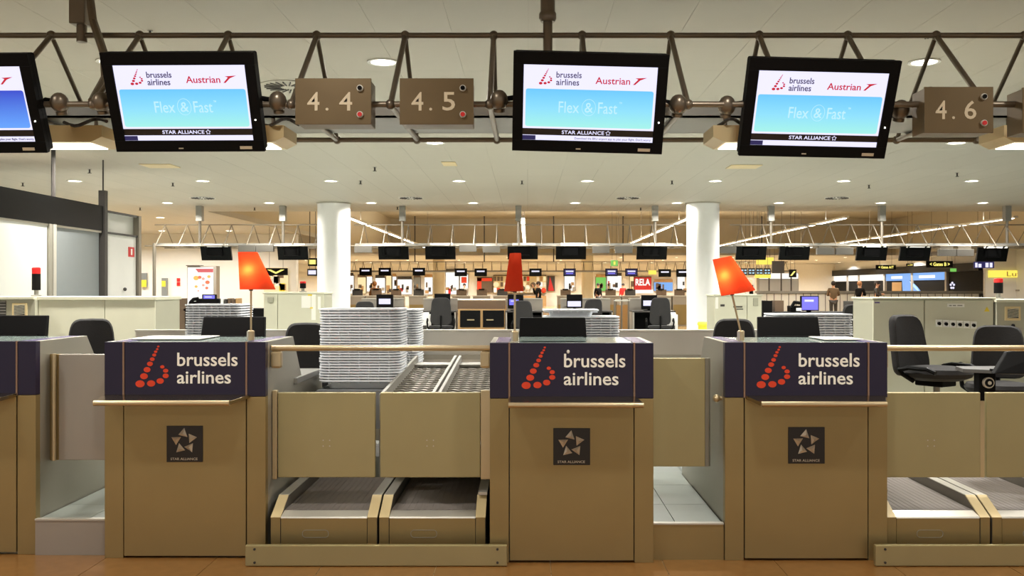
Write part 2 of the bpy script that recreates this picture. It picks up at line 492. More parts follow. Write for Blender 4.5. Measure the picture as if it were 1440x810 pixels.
# ------------------------------------------------------------------ white columns
for px, lab in ((469.5, 'thick round white column behind the tall tray stack'), (988.5, 'thick round white column beside the yellow bin')):
    Yc = 21.6
    X = (px - CX) * Yc / F
    r = root('column', (X, Yc, 0), lab, 'column', 'white columns')
    MB().lathe((X, Yc, 0), [(.372, PLAT - .002), (.372, CEIL - .03)], 40).build('shaft', M['white_col'], r, smooth=True)
    MB().lathe((X, Yc, 0), [(.40, CEIL - .03), (.40, CEIL)], 40).build('ceiling_collar', M['ceil'], r, smooth=True)

# ------------------------------------------------------------------ overhead gantries
PITCH = 0.529
def gantry(name, label, Yf, xs_nodes, zt, zb, depth, r, mt, n=8, posts=(), tray=True):
    x0, x1 = xs_nodes[0], xs_nodes[-1]
    Ym, Yb = Yf + depth / 2, Yf + depth
    g = root(name, ((x0 + x1) / 2, Ym, zb), label, 'gantry')
    MB().tube((x0 - .25, Ym, zt), (x1 + .25, Ym, zt), r, n).build('top_chord', mt, g, True)
    MB().tube((x0 - .25, Yf, zb), (x1 + .25, Yf, zb), r, n).build('front_chord', mt, g, True)
    MB().tube((x0 - .25, Yb, zb), (x1 + .25, Yb, zb), r, n).build('back_chord', mt, g, True)
    for x in xs_nodes:
        MB().tube((x, Ym, zt), (x, Yf, zb), r * .95, n).build('front_strut', mt, g, True)
        MB().tube((x, Ym, zt), (x, Yb, zb), r * .8, n).build('back_strut', mt, g, True)
        MB().tube((x, Yf, zb), (x, Yb, zb), r * .9, n).build('cross_strut', mt, g, True)
        if r > .014:
            for p in ((x, Ym, zt), (x, Yf, zb), (x, Yb, zb)):
                MB().ball(p, r * 1.7, 12, 8).build('joint', mt, g, True)
    if tray:
        t = MB().box(x0 - .2, x1 + .2, Yf + depth * .40, Yf + depth * .86, zb + r, zb + r + .012)
        t.box(x0 - .2, x1 + .2, Yf + depth * .40, Yf + depth * .41, zb + r, zb + r + .07).box(x0 - .2, x1 + .2, Yf + depth * .85, Yf + depth * .86, zb + r, zb + r + .07)
        t.build('cable_tray', M['grey_metal'], g)
    return g
nodes = [-3.377 + PITCH * k for k in range(0, 14)]
near = gantry('screen_gantry', 'bronze tube space frame carrying the airline screens above the counters', 5.0, nodes, 2.97, 2.44, 1.2, 0.017, M['truss'], 10)
# hanging posts of the near gantry
def post(X, g, mt):
    MB().tube((X, 5.6, 2.42), (X, 5.6, 3.12), .029, 12).build('hanger_post', mt, g, True)
    MB().lathe((X, 5.6, 3.05), [(.042, 0), (.052, .02), (.052, .05), (.046, .06)], 16).build('hanger_collar', mt, g, True)
    MB().tube((X, 5.6, 3.1), (X, 5.6, CEIL), .044, 14).build('hanger_sleeve', mt, g, True)
post(.12, near, M['truss'])
XL = (115 - CX) * 5.6 / F
MB().box(XL - .055, XL + .04, 5.55, 5.65, 3.03, CEIL).build('hanger_sleeve', M['truss'], near, bev=.006)
MB().tube((XL, 5.6, 2.93), (XL, 5.6, 3.04), .03, 12).build('hanger_post', M['truss'], near, True)
MB().path([P(122, -40, 5.58), P(131, 30, 5.55), P(146, 75, 5.4), P(148, 110, 5.3), P(130, 143, 5.05)], .024, 8).build('hanger_brace', M['truss'], near, True)
MB().path([P(146, 100, 5.35), P(150, 130, 5.2), P(165, 150, 5.05)], .018, 8).build('hanger_brace', M['truss'], near, True)
# loose cables lying in the cable tray
for a, b, k in ((90, 150, 0), (372, 420, 1), (1010, 1050, 2)):
    pts = [P(a + (b - a) * t / 8, 172 + 5 * math.sin(t * .75 + k), 5.35 + .05 * math.cos(t)) for t in range(9)]
    tag(MB().path(pts, .010, 6).build('power_cable', M['dark'], None, True), 'loop of dark cable on the gantry tray beside ' + ('the partly hidden deep blue screen', 'the 4.4 number box', 'the screen before the 4.6 box', 'the 4.6 number box')[k], 'cable', 'cables on the gantry')

# ------------------------------------------------------------------ airline screens
def star_outline(mb, cx, cz, r, y, th):
    pts = []
    for i in range(10):
        a = math.pi / 2 + i * math.pi / 5; rr = r if i % 2 == 0 else r * .55
        pts.append((cx + rr * math.cos(a), cz + rr * math.sin(a)))
    for i in range(10):
        a, b = pts[i], pts[(i + 1) % 10]
        mb.tube((a[0], y, a[1]), (b[0], y, b[1]), th, 4)
DOTS = [(400, 203, 10), (391, 226, 11), (377, 248, 14), (365, 276, 17), (348, 312, 20), (328, 352, 25), (303, 402, 29), (277, 458, 33), (243, 523, 39), (338, 520, 35), (416, 499, 31), (463, 455, 26), (463, 411, 22), (434, 378, 18)]
def dot_logo(x0, x1, z0, z1, y, th):
    """the b of dots, fitted into a rectangle"""
    mb = MB()
    for zx, zy, r in DOTS:
        u = (zx - 204) / (489 - 204); v = (zy - 195) / (554 - 195)
        cx = x0 + u * (x1 - x0); cz = z1 - v * (z1 - z0)
        rx = r / 285 * (x1 - x0); rz = r * .77 / 359 * (z1 - z0)
        mb.prism([(cx + rx * math.cos(2 * math.pi * i / 18), cz + rz * math.sin(2 * math.pi * i / 18)) for i in range(18)], y, y - th, 'y')
    return mb
def rounded(x0, x1, z0, z1, r, n=5):
    out = []
    for cx, cz, a0 in ((x1 - r, z1 - r, 0), (x0 + r, z1 - r, 90), (x0 + r, z0 + r, 180), (x1 - r, z0 + r, 270)):
        for i in range(n + 1):
            a = math.radians(a0 + 90 * i / n); out.append((cx + r * math.cos(a), cz + r * math.sin(a)))
    return out
def airline_screen(loc, rot, label, blue, flex=True, ticker=False):
    W, H_ = .80, .522
    r = root('airline_screen', loc, label, 'screen', 'airline screens on the gantry', local=True)
    yaw, pitch, roll = rot
    c, s = math.cos, math.sin
    Rz = Matrix.Rotation(yaw, 3, 'Z'); Rx = Matrix.Rotation(pitch, 3, 'X'); Ry = Matrix.Rotation(roll, 3, 'Y')
    r.rotation_euler = (Rz @ Rx @ Ry).to_euler()
    x0, x1 = -W / 2, W / 2; z0, z1 = -H_ / 2, H_ / 2
    sx0, sx1 = x0 + .068 * W, x0 + .932 * W; sz1, sz0 = z1 - .125 * H_, z1 - .885 * H_
    U = lambda u: sx0 + u * (sx1 - sx0); V = lambda v: sz1 - v * (sz1 - sz0)
    bz = MB()
    for a in ((x0, x1, sz1, z1), (x0, x1, z0, sz0), (x0, sx0, sz0, sz1), (sx1, x1, sz0, sz1)):
        bz.box(a[0], a[1], 0, .03, a[2], a[3])
    bz.build('bezel', M['black'], r, bev=.002)
    MB().box(x0 + .004, x1 - .004, .03, .085, z0 + .004, z1 - .004).build('casing', M['black'], r, bev=.01)
    MB().box(-.25, .25, .085, .13, -.17, .14).build('back_box', M['black'], r, bev=.008)
    sc_ = MB().box(sx0, sx1, .010, .03, sz0, sz1).build('display', M['screen_white'], r)
    pn = MB().prism(rounded(U(.018), U(.982), V(.815), V(.315), .012), .0085, .010, 'y').build('picture_panel', blue, r)
    dot_logo(U(.115), U(.215), V(.26), V(.05), .009, .001).build('dot_emblem', M['screen_red'], sc_)
    text('lettering', 'brussels', U(.245), U(.435), V(.165), V(.085), .009, M['screen_text'], sc_, bold=.012)
    text('lettering', 'airlines', U(.245), U(.418), V(.262), V(.180), .009, M['screen_text'], sc_, bold=.012)
    text('lettering', 'Austrian', U(.54), U(.80), V(.235), V(.145), .009, M['screen_red'], sc_, bold=.01)
    MB().prism([(U(.822), V(.235)), (U(.86), V(.165)), (U(.838), V(.150)), (U(.925), V(.140)), (U(.875), V(.175)), (U(.838), V(.235))], .009, .010, 'y').build('arrow_emblem', M['screen_red'], sc_)
    if flex:
        text('lettering', 'Flex', U(.270), U(.425), V(.625), V(.475), .0075, M['screen_pale'], pn)
        text('lettering', 'Fast', U(.570), U(.715), V(.625), V(.475), .0075, M['screen_pale'], pn)
        text('lettering', '&', U(.468), U(.53), V(.615), V(.485), .0075, M['screen_pale'], pn)
        text('lettering', 'TM', U(.728), U(.748), V(.49), V(.465), .0075, M['screen_pale'], pn)
        ring = MB()
        pts = [Vector((U(.4985) + .036 * math.cos(2 * math.pi * i / 28), .0078, V(.548) + .043 * math.sin(2 * math.pi * i / 28))) for i in range(29)]
        for a, b in zip(pts[:-1], pts[1:]): ring.tube(a, b, .0014, 4)
        ring.build('ring_mark', M['screen_pale'], pn)
    br = MB().box(sx0, sx1, .0088, .0098, V(.93), V(.842)).build('caption_bar', M['screen_black'], r)
    text('lettering', 'STAR ALLIANCE', U(.30), U(.625), V(.91), V(.862), .0078, M['screen_white'], br, bold=.008)
    sm = MB(); star_outline(sm, U(.655), V(.886), .013, .0078, .0014); sm.build('star_mark', M['screen_white'], br)
    MB().box(sx0, U(.10), .0088, .0098, V(.998), V(.938)).build('clock_box', M['screen_navy'], r)
    if ticker:
        text('lettering', 'Download the BRU airport app to plan your flight. Don\'t worry', U(.40), U(.985), V(.988), V(.95), .009, M['screen_text'], sc_)
    MB().box(x1 - .13, x1 - .065, -.002, 0, z0 + .014, z0 + .030).build('maker_plate', M['silver'], r)
    MB().box(-.06, -.035, -.002, 0, z0 + .016, z0 + .022).build('sensor_mark', M['silver'], r)
    MB().ball((x1 - .03, -.001, -.09), .004, 8, 5).build('status_light', M['lamp_glow'], r)
    for sgn in (-1, 1):
        MB().tube((sgn * .38, .12, -.0), (sgn * .49, .085, -.01), .014, 8).build('mount_arm', M['black'], r, True)
        MB().ball((sgn * .475, .085, -.01), .048, 14, 8, (1, 1, 1.15)).build('clamp', M['truss'], r, True)
        MB().lathe((sgn * .475, .085, -.01), [(.03, -.062), (.03, -.045)], 10).build('clamp_bolt', M['truss'], r, True)
    return r
SCR = [((-2.975, 4.93, EYE + .965), (-.03, .391, 0), 'wall-sized airline screen with deep blue picture, cut by the frame edge', M['screen_deep'], False, True),
       ((-1.808, 4.918, EYE + .971), (-.02, .391, 0), 'tilted airline screen with pale blue picture over the upright lamp counter', M['screen_blue'], True, False),
       ((.322, 4.899, EYE + .963), (-.022, .404, .03), 'tilted airline screen with pale blue picture and ticker line under the thick hanger post', M['screen_blue'], True, True),
       ((1.546, 4.965, EYE + .947), (.037, .401, .016), 'tilted airline screen with pale blue picture over the leaning lamp counter', M['screen_blue'], True, False)]
SCR[0] = (SCR[0][0], SCR[0][1], 'tilted airline screen with deep blue picture, furthest from number box 4.6') + SCR[0][3:]
for a in SCR: airline_screen(*a)

# luminaire boxes slung under the gantry
for k, (pa, pb_) in enumerate(((-180, 143), (160, 399), (1003, 1245), (1412, 1560))):
    Yl = 5.35
    xa, xb = (pa - CX) * Yl / F, (pb_ - CX) * Yl / F
    zt, zb2 = 2.39, 2.295
    r = root('luminaire_box', ((xa + xb) / 2, Yl, zb2), 'cream box luminaire slung under the gantry behind ' + ('the deep blue screen', 'the screen over the upright lamp', 'the screen over the leaning lamp', 'the cut-off number box')[k], 'luminaire', 'box luminaires under the gantry')
    MB().prism([(xa, zt), (xa, zb2 + .03), (xa + .06, zb2), (xb - .06, zb2), (xb, zb2 + .03), (xb, zt)], Yl, Yl + .3, 'y').build('housing', M['cream'], r)
    MB().box(xa + .08, xb - .08, Yl + .04, Yl + .26, zb2 - .006, zb2).build('diffuser', glow('box_diffuser', (255, 246, 228), 2.5), r)
    l = bpy.data.lights.new('box_lamp', 'AREA'); l.shape = 'RECTANGLE'; l.size = xb - xa - .2; l.size_y = .2; l.energy = BOX_W; l.color = (1, .965, .9)
    lo = bpy.data.objects.new('box_lamp', l); COL.objects.link(lo); lo.parent = r; lo.location = (0, .15, -.012)
    for x in (xa + .1, xb - .1):
        MB().tube((x, Yl + .15, zt), (x, Yl + .15, 2.46), .012, 6).build('hanger', M['truss'], r)

# number boxes
def number_box(x0p, x1p, y0p, y1p, Yb, txt, label, led=True, rz=0.0):
    a = P(x0p, y1p, Yb); b = P(x1p, y0p, Yb)
    cx, cz = (a.x + b.x) / 2, (a.z + b.z) / 2; w, h = b.x - a.x, b.z - a.z
    r = root('number_box', (cx, Yb, cz), label, 'sign', 'number boxes on the gantry', rz=rz, local=True)
    pl = MB().box(-w / 2, w / 2, 0, .012, -h / 2, h / 2).build('face_plate', M['sign'], r, bev=.002)
    MB().box(-w / 2 + .006, w / 2 - .006, .012, .175, -h / 2 + .004, h / 2 - .004).build('casing', M['sign'], r, bev=.004)
    if txt:
        l, d = txt.split('.')
        text('numeral', l, -w * .34, -w * .18, -h * .20, h * .20, -.001, M['numeral'], pl, bold=.008)
        text('numeral', '.', -w * .10, -w * .06, -h * .20, -h * .14, -.001, M['numeral'], pl)
        text('numeral', d, w * .08, w * .25, -h * .20, h * .20, -.001, M['numeral'], pl, bold=.008)
        for nm, z, mm in (('call_button', h * .28, M['black_gloss']), ('red_button', -h * .29, M['red'])):
            bt = MB().tube((w * .355, 0, z), (w * .355, -.012, z), .017, 14).build('button_collar', M['steel_bright'], r, True)
            MB().tube((w * .355, -.012, z), (w * .355, -.018, z), .012, 12).build(nm, mm, bt, True)
    for s_ in (-1, 1):
        MB().tube((s_ * w * .3, .10, h / 2 - .004), (s_ * w * .3, .10, h / 2 + .02), .012, 8).build('mounting_lug', M['truss'], r, True)
    return r
number_box(415, 522, 110, 175, 4.90, '4.4', 'bronze box sign reading 4.4 beside the swirl air diffuser')
number_box(562, 666, 110, 175, 4.90, '4.5', 'bronze box sign reading 4.5 over the tall tray stack')
number_box(1300, 1397, 122, 187, 4.90, '4.6', 'bronze box sign reading 4.6 over the sideways office chair')
number_box(1438, 1545, 123, 187, 4.90, '', 'bronze box sign cut off beside the 4.6 box')

# ------------------------------------------------------------------ second gantry and its screens (over the opposite row of desks)
YG = 21.8
def far_nodes(a, b):
    k0 = math.ceil((a + 3.377) / PITCH); k1 = math.floor((b + 3.377) / PITCH)
    return [-3.377 + PITCH * k for k in range(k0, k1 + 1)]
g2a = gantry('far_gantry', 'pale tube space frame ending at a floor post near the white door', YG, far_nodes(-8.75, -4.9), 2.97, 2.44, 1.2, .014, M['truss_pale'], 6)
g2b = gantry('far_gantry', 'long pale tube space frame between the two white columns', YG, far_nodes(-4.1, 3.6), 2.97, 2.44, 1.2, .014, M['truss_pale'], 6)
g2c = gantry('far_gantry', 'long pale tube space frame running past the second white column towards the dark lounge fronts', YG, far_nodes(4.6, 13.0), 2.97, 2.44, 1.2, .014, M['truss_pale'], 6)
for px, g in ((281, g2a), (398, g2a), (566, g2b), (729, g2b), (921, g2b), (1084, g2c), (1240, g2c), (1416, g2c)):
    X = (px - CX) * (YG + .6) / F
    MB().tube((X, YG + .6, 2.44), (X, YG + .6, 3.1), .035, 8).build('hanger_post', M['truss_pale'], g, True)
    MB().box(X - .07, X + .07, YG + .52, YG + .68, 3.06, CEIL).build('hanger_sleeve', M['grey_metal'], g)
XP = (217 - CX) * YG / F
MB().tube((XP, YG, 0), (XP, YG, 2.5), .04, 8).build('floor_post', M['truss_pale'], g2a, True)
for px, lab in ((303, 'over the blue kiosk screen desk'), (411, 'beside the white column nearest the posters'), (553, 'beside the white column behind the tray stack'), (619, 'above the desk with two black lockers'), (735, 'above the red unlit lamp shade'), (803, 'beside the screen above the unlit lamp'), (917, 'beside the second white column'),
                (1057, 'above the leaning lamp shade'), (1118, 'over the purple kiosk screen'), (1227, 'over the grey switch cabinet corner'), (1288, 'over the switch cabinet label plate'), (1397, 'over the red beacon on the switch cabinet')):
    Ys = YG + .15
    c = P(px, 355 + (px - 742) ** 2 / 740 ** 2 * 4, Ys)
    r = root('hanging_screen', c, 'black screen back under the far gantry ' + lab, 'screen', 'black screens under the far gantry')
    lean = .10
    MB().hexa([(c.x - .355, Ys + lean, c.z - .16), (c.x + .355, Ys + lean, c.z - .16), (c.x + .355, Ys + lean + .06, c.z - .15), (c.x - .355, Ys + lean + .06, c.z - .15),
               (c.x - .355, Ys - .02, c.z + .17), (c.x + .355, Ys - .02, c.z + .17), (c.x + .355, Ys + .05, c.z + .18), (c.x - .355, Ys + .05, c.z + .18)]).build('casing', M['black_gloss'], r)
    MB().box(c.x - .2, c.x + .16, Ys - .04, Ys + .07, c.z - .06, c.z + .12).build('back_box', M['black_gloss'], r)
    MB().box(c.x - .24, c.x + .3, Ys - .06, Ys - .02, c.z + .15, c.z + .22).build('highlight_bar', M['white'], r)  # white bar in place of a reflective highlight on the screen back
    for s_ in (-1, 1):
        MB().tube((c.x + s_ * .2, Ys, c.z + .14), (c.x + s_ * .2, YG, 2.44), .018, 6).build('mount_arm', M['black'], r)
for px, py in ((348, 350), (373, 350), (511, 351), (658, 350), (691, 351), (845, 352), (877, 352), (1022, 352), (1160, 354), (1187, 354), (1331, 356), (1356, 356)):
    c = P(px, py, YG)
    r = root('number_box', (c.x, YG, c.z), 'small grey number box seen from behind under the far gantry', 'sign', 'grey number boxes under the far gantry')
    MB().box(c.x - .2, c.x + .2, YG - .06, YG + .05, c.z - .07, c.z + .09).build('casing', mat('dull_grey_box', (104, 100, 92), .5, .2), r, bev=.004)
    MB().box(c.x - .15, c.x + .15, YG - .02, YG + .02, c.z + .09, 2.43).build('bracket', M['truss_pale'], r)

# ------------------------------------------------------------------ check-in counters
KP = C3Y / F / 6.0
def star_logo(cx, cz, R, y):
    mb = MB()
    for k in range(5):
        rot = Matrix.Rotation(-2 * math.pi * k / 5, 2)
        pt = [rot @ Vector(p) for p in ((0, 1.0), (-.442, .490), (.235, .324), (-.04, .58))]
        p3 = [(cx + p.x * R, y, cz + p.y * R) for p in pt]
        ridge = (p3[3][0], y - .010, p3[3][2])
        mb._a([p3[0], p3[1], p3[2], ridge], [(0, 1, 3), (1, 2, 3), (2, 0, 3), (0, 2, 1)])
    return mb
def counter(cx, y0, label, shelf=(-.435, .355, -.42, .29), lettered=True):
    r = root('check_in_counter', (cx, y0, 0), label, 'counter', 'check-in counters')
    L, R = cx - HW, cx + HW; a, b = cx - .332, cx + .332          # seams
    ZT, ZB = 1.168, .872
    MB().box(a + .003, b - .003, y0, y0 + .03, .012, ZB).build('front_panel', M['steel'], r, bev=.002)
    MB().box(L, a - .002, y0 + .003, y0 + .05, .0, ZB).build('front_wing', M['steel'], r, bev=.002)
    MB().box(b + .002, R, y0 + .003, y0 + .05, .0, ZB).build('front_wing', M['steel'], r, bev=.002)
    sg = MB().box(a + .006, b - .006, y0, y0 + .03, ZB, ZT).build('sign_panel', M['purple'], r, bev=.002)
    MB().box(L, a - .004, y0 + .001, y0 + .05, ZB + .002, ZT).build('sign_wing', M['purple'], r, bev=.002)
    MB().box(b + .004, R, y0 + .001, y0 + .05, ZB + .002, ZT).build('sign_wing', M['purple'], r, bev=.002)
    for x in (a, b):
        MB().box(x - .004, x + .005, y0 - .003, y0 + .02, ZB, ZT + .002).build('joint_strip', M['strip'], r)
    X = lambda zx: cx + (zx - 627) * KP
    Z = lambda zy: ZT - (zy - 165) * KP
    if lettered:
        o = dot_logo(X(204), X(489), Z(554), Z(195), y0, .002)
        o.build('dot_emblem', M['red_dot'], sg)
        text('lettering', 'brussels', X(562), X(1080), Z(372), Z(256), y0 - .001, M['white_letter'], sg, bold=.012, local=False)
        text('lettering', 'airlines', X(560), X(1022), Z(522), Z(410), y0 - .001, M['white_letter'], sg, bold=.012, local=False)
    # shelf ledge with rolled front edge
    b0, b1, f0, f1 = (cx + q for q in shelf)
    ya_, yf = y0 - .002, y0 - .155
    sh = MB().hexa([(b0, ya_, .866), (b1, ya_, .866), (f1, yf, .846), (f0, yf, .846), (b0, ya_, .885), (b1, ya_, .885), (f1, yf, .868), (f0, yf, .868)]).build('shelf', mat('polished_shelf_steel', (168, 152, 126), .14, .95, var=.05), r, bev=.002)
    MB().tube((f0, yf, .857), (f1, yf, .857), .0145, 12).build('shelf_lip', M['brass'], sh, True)
    # star plaque
    pz = .618
    pl = MB().box(cx - .098, cx + .098, y0 - .004, y0, pz - .098, pz + .098).build('plaque', M['plaque'], r, bev=.003)
    star_logo(cx - .002, pz + .014, .073, y0 - .0045).build('star_emblem', M['silver'], pl)
    text('lettering', 'STAR ALLIANCE', cx - .075, cx + .07, pz - .087, pz - .074, y0 - .005, M['silver'], pl, bold=.006, depth=.001, local=False)
    # side panels and top
    prof = [(y0 + .05, 0), (y0 + 1.40, 0), (y0 + 1.40, .87), (y0 + .84, .875), (y0 + .60, ZT), (y0 + .05, ZT)]
    MB().prism(prof, L, L + .03, 'x').build('side_panel', M['steel_side'], r, bev=.002)
    MB().prism(prof, R - .03, R, 'x').build('side_panel', M['steel_side'], r, bev=.002)
    MB().box(a, b, y0 + .03, y0 + .58, ZT - .03, ZT - .002).build('counter_top', M['glass_top'], r, bev=.002)
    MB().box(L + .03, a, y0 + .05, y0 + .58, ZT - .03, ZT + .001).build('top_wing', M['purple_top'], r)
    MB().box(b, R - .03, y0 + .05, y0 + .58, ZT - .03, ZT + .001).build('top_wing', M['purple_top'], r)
    MB().box(L + .03, R - .03, y0 + .56, y0 + .58, .87, ZT - .03).build('inner_upstand', M['grey_metal'], r)
    MB().box(L - .0, R + .02, y0 + .62, y0 + 1.30, .877, .915).build('worktop', M['worktop'], r, bev=.004)
    MB().box(L + .03, R - .03, y0 + .04, y0 + .08, .01, .87).build('inner_panel', M['grey_metal'], r)
    return r
counter(C1X, C1Y, 'check-in counter with a plain purple band next to the pale gate', (-.40, .335, -.40, .29), False)
counter(C2X, C2Y, 'check-in counter with purple sign carrying the upright lit orange lamp')
counter(C3X, C3Y, 'check-in counter with purple sign carrying the unlit red lamp', (-.33, .34, -.333, .363))
c4 = counter(C4X, C4Y, 'check-in counter with purple sign carrying the leaning lit lamp', (-.325, .425, -.28, .371))
# stray bits on the middle counter's sign
tag(MB().ball(P(799, 494.5, C3Y - .003), .010, 10, 6, (.8, .4, 1)).build('sticker', M['paper']), 'tiny torn white sticker on the purple sign above brussels', 'sticker')

# papers / glass sheet on the tops
def sheet(px0, px1, Y0, Y1, label, m, z=1.172):
    x0, x1 = (px0 - CX) * Y0 / F, (px1 - CX) * Y0 / F
    tag(MB().box(x0, x1, Y0, Y1, z, z + .004).build('paper_sheet', m), label, 'paper')
sheet(180, 280, 5.25, 5.6, 'white paper lying on the counter beside the upright lamp', M['paper'])
sheet(731, 826, 5.1, 5.45, 'green glass slab lying before the black monitor on the middle counter', M['glass_top'])
sheet(1160, 1215, 5.2, 5.5, 'white paper on the counter with the leaning lamp', M['paper'])

# ------------------------------------------------------------------ counter lamps
def counter_lamp(bx, by, base_py, label, rz, tilt, H_pole, lit, shade_w=.19, shade_d=.095):
    zb = 1.172
    X = (bx - CX) * by / F
    r = root('counter_lamp', (X, by, zb), label, 'lamp', 'orange counter lamps', local=True)
    r.rotation_euler = (0, 0, 0)
    MB().lathe((0, 0, 0), [(.017, 0), (.019, .002), (.019, .052), (.012, .056)], 16).build('base', M['brass'], r, True)
    MB().tube((-.010, -.004, .002), (-.010, -.004, .05), .012, 10).build('base_clip', M['steel_bright'], r, True)
    d = Vector((math.sin(tilt), 0, math.cos(tilt)))
    top = d * H_pole
    MB().tube((0, 0, .04), top, .0055, 8).build('pole', M['brass'], r, True)
    # asymmetric tapered fabric shade: one side upright, the other sloping
    hs = .205; n = 32
    mb = MB(); vs = []; fs = []
    Rt = Matrix.Rotation(tilt, 3, 'Y') @ Matrix.Rotation(rz, 3, 'Z')
    rows = 10
    for k in range(rows + 1):
        t = k / rows
        w = shade_w + (.104 - shade_w) * t; dd = shade_d + (.055 - shade_d) * t
        cx = -.058 + w / 2 - .012 * t
        for i in range(n):
            a = 2 * math.pi * i / n
            e = 2 / 3.2
            x = math.copysign(abs(math.cos(a)) ** e, math.cos(a)); y = math.copysign(abs(math.sin(a)) ** e, math.sin(a))
            v = Rt @ Vector((cx + x * w / 2, y * dd / 2, -.005 + hs * t)) + top
            vs.append(v)
    for k in range(rows):
        for i in range(n):
            fs.append((k * n + i, k * n + (i + 1) % n, (k + 1) * n + (i + 1) % n, (k + 1) * n + i))
    mb._a(vs, fs)
    sh = mb.build('lamp_shade', M['shade'], r, True)
    MB().ball(top + d * .03, .018, 10, 8).build('bulb', M['lamp_glow'] if lit else M['white'], r, True)
    MB().tube(top - d * .012, top + d * .015, .011, 10).build('socket', M['dark'], r, True)
    if lit:
        l = bpy.data.lights.new('lamp_bulb', 'POINT'); l.energy = 1.0; l.color = (1, .9, .35); l.shadow_soft_size = .02
        o = bpy.data.objects.new('lamp_bulb', l); COL.objects.link(o); o.parent = r; o.location = top + (Rt @ Vector((-.005, -.006, .10)))
    return r
counter_lamp(353, 5.14, 478, 'lit orange desk lamp with upright pole and wide slanted shade', 0, 0, .285, True)
counter_lamp(724, 5.06, 478, 'unlit red desk lamp with narrow shade on the middle counter', math.radians(100), 0, .275, False)
counter_lamp(1042, 5.12, 478, 'lit orange desk lamp leaning over on a tilted pole', math.radians(-38), -.19, .265, True)

# ------------------------------------------------------------------ gates between the counters
ga = C1X + HW; gb = C2X - HW
r = root('swing_gate', (ga, 5.3, .49), 'pale steel swing gate with brass edge between two counters', 'gate')
MB().box(ga + .052, gb - .002, 5.28, 5.31, .49, 1.086).build('panel', M['gate'], r, bev=.003)
MB().tube((ga + .030, 5.27, .49), (ga + .030, 5.27, 1.09), .013, 10).build('hinge_tube', M['brass'], r, True)
MB().box(ga + .001, ga + .05, 5.285, 5.315, .49, 1.086).build('hinge_plate', M['steel'], r)
ga = C3X + HW; gb = C4X - HW
r = root('swing_gate', (ga, 5.2, .477), 'bronze steel swing gate with rounded edge beside the round knob', 'gate')
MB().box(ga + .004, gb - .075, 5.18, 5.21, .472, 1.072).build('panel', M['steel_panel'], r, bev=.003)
MB().prism([(gb - .075, 5.18), (gb - .055, 5.185), (gb - .043, 5.2), (gb - .043, 5.212), (gb - .075, 5.21)], .472, 1.072, 'z').build('rounded_edge', M['steel_side'], r)
MB().tube((gb, 5.10, .86), (gb - .02, 5.10, .86), .012, 10).build('knob_stem', M['brass'], c4, True)
MB().ball((gb - .03, 5.09, .86), .021, 14, 10).build('side_knob', M['brass'], c4, True)

# ------------------------------------------------------------------ handrails over the belts
for xa, xb, lab in ((C2X + HW, C3X - HW, 'brass handrail over the belts between the upright and unlit lamp counters'), (C4X + HW, 3.2, 'brass handrail over the belts before the grey switch cabinet')):
    r = root('handrail', ((xa + xb) / 2, 5.17, 1.12), lab, 'handrail', 'handrails')
    MB().tube((xa + .004, 5.17, 1.128), (xb - .004, 5.17, 1.128), .0165, 14).build('rail', M['brass'], r, True)
    MB().box(xa + .002, xa + .06, 5.15, 5.20, 1.018, 1.112).build('bracket', M['brass'], r, bev=.012)
    if xb < 1: MB().box(xb - .06, xb - .002, 5.15, 5.20, 1.018, 1.112).build('bracket', M['brass'], r, bev=.012)

# ------------------------------------------------------------------ weighing conveyors at the front
def weigh_belt(x0, x1, label, guard=False):
    y0 = 5.05
    r = root('weighing_conveyor', ((x0 + x1) / 2, y0, 0), label, 'conveyor', 'weighing conveyors')
    rw = .052
    MB().box(x0 + rw + .002, x1 - rw - .002, y0, y0 + .04, .0, .218).build('front_panel', M['steel'], r, bev=.002)
    MB().prism([(y0 - .001, .2185), (y0 + .004, .226), (y0 + .075, .244), (y0 + .075, .2185)], x0 + rw + .002, x1 - rw - .002, 'x').build('nose_plate', M['steel_bright'], r)
    for a, b in ((x0, x0 + rw), (x1 - rw, x1)):
        MB().prism([(y0, 0), (y0, .222), (y0 + .17, .305), (6.0, .305), (6.0, 0)], a, b, 'x').build('side_rail', mat('dark_rail_sheet', (104, 98, 88), .5, .3), r)
        MB().box(a - .0003, b + .0003, y0 + .172, 6.0, .303, .3075).build('rail_top', M['steel_bright'], r)
        MB().box(a + .001, b - .001, y0 - .003, y0, 0, .222).build('rail_front', M['steel'], r)
        MB().prism([(y0 - .003, .224), (y0 + .17, .308), (y0 + .175, .302), (y0 + .002, .218)], a - .0005, b + .0005, 'x').build('rail_nose', M['cream'], r)
    bl = MB()
    bl.box(x0 + rw + .004, x1 - rw - .004, y0 + .077, 6.0, .20, .246)
    bl.build('belt', M['belt'], r)
    for k in range(14):
        x = x0 + rw + .02 + k * (x1 - x0 - 2 * rw - .04) / 13
        MB().box(x - .006, x + .006, y0 + .08, 6.0, .246, .2475).build('belt_rib', M['belt'], r)
    cxm = x0 + (x1 - x0) * .42
    ol = MB()
    pts = rounded(cxm - .07, cxm + .07, .115, .155, .018)
    for i in range(len(pts)):
        p, q = pts[i], pts[(i + 1) % len(pts)]
        ol.tube((p[0], y0 - .001, p[1]), (q[0], y0 - .001, q[1]), .002, 4)
    ol.build('stamped_outline', M['steel_side'], r)
    if guard:
        MB().box(x1 - .045, x1 + .004, y0 + .13, y0 + .5, .315, .33).build('end_cover', M['steel_bright'], r)
    return r
weigh_belt(-1.385, -.812, 'weighing belt conveyor beside the counter with the upright lamp')
weigh_belt(-.800, -.228, 'weighing belt conveyor beside the counter with the unlit lamp', True)
weigh_belt(1.935, 2.492, 'weighing belt conveyor beside the counter with the leaning lamp')
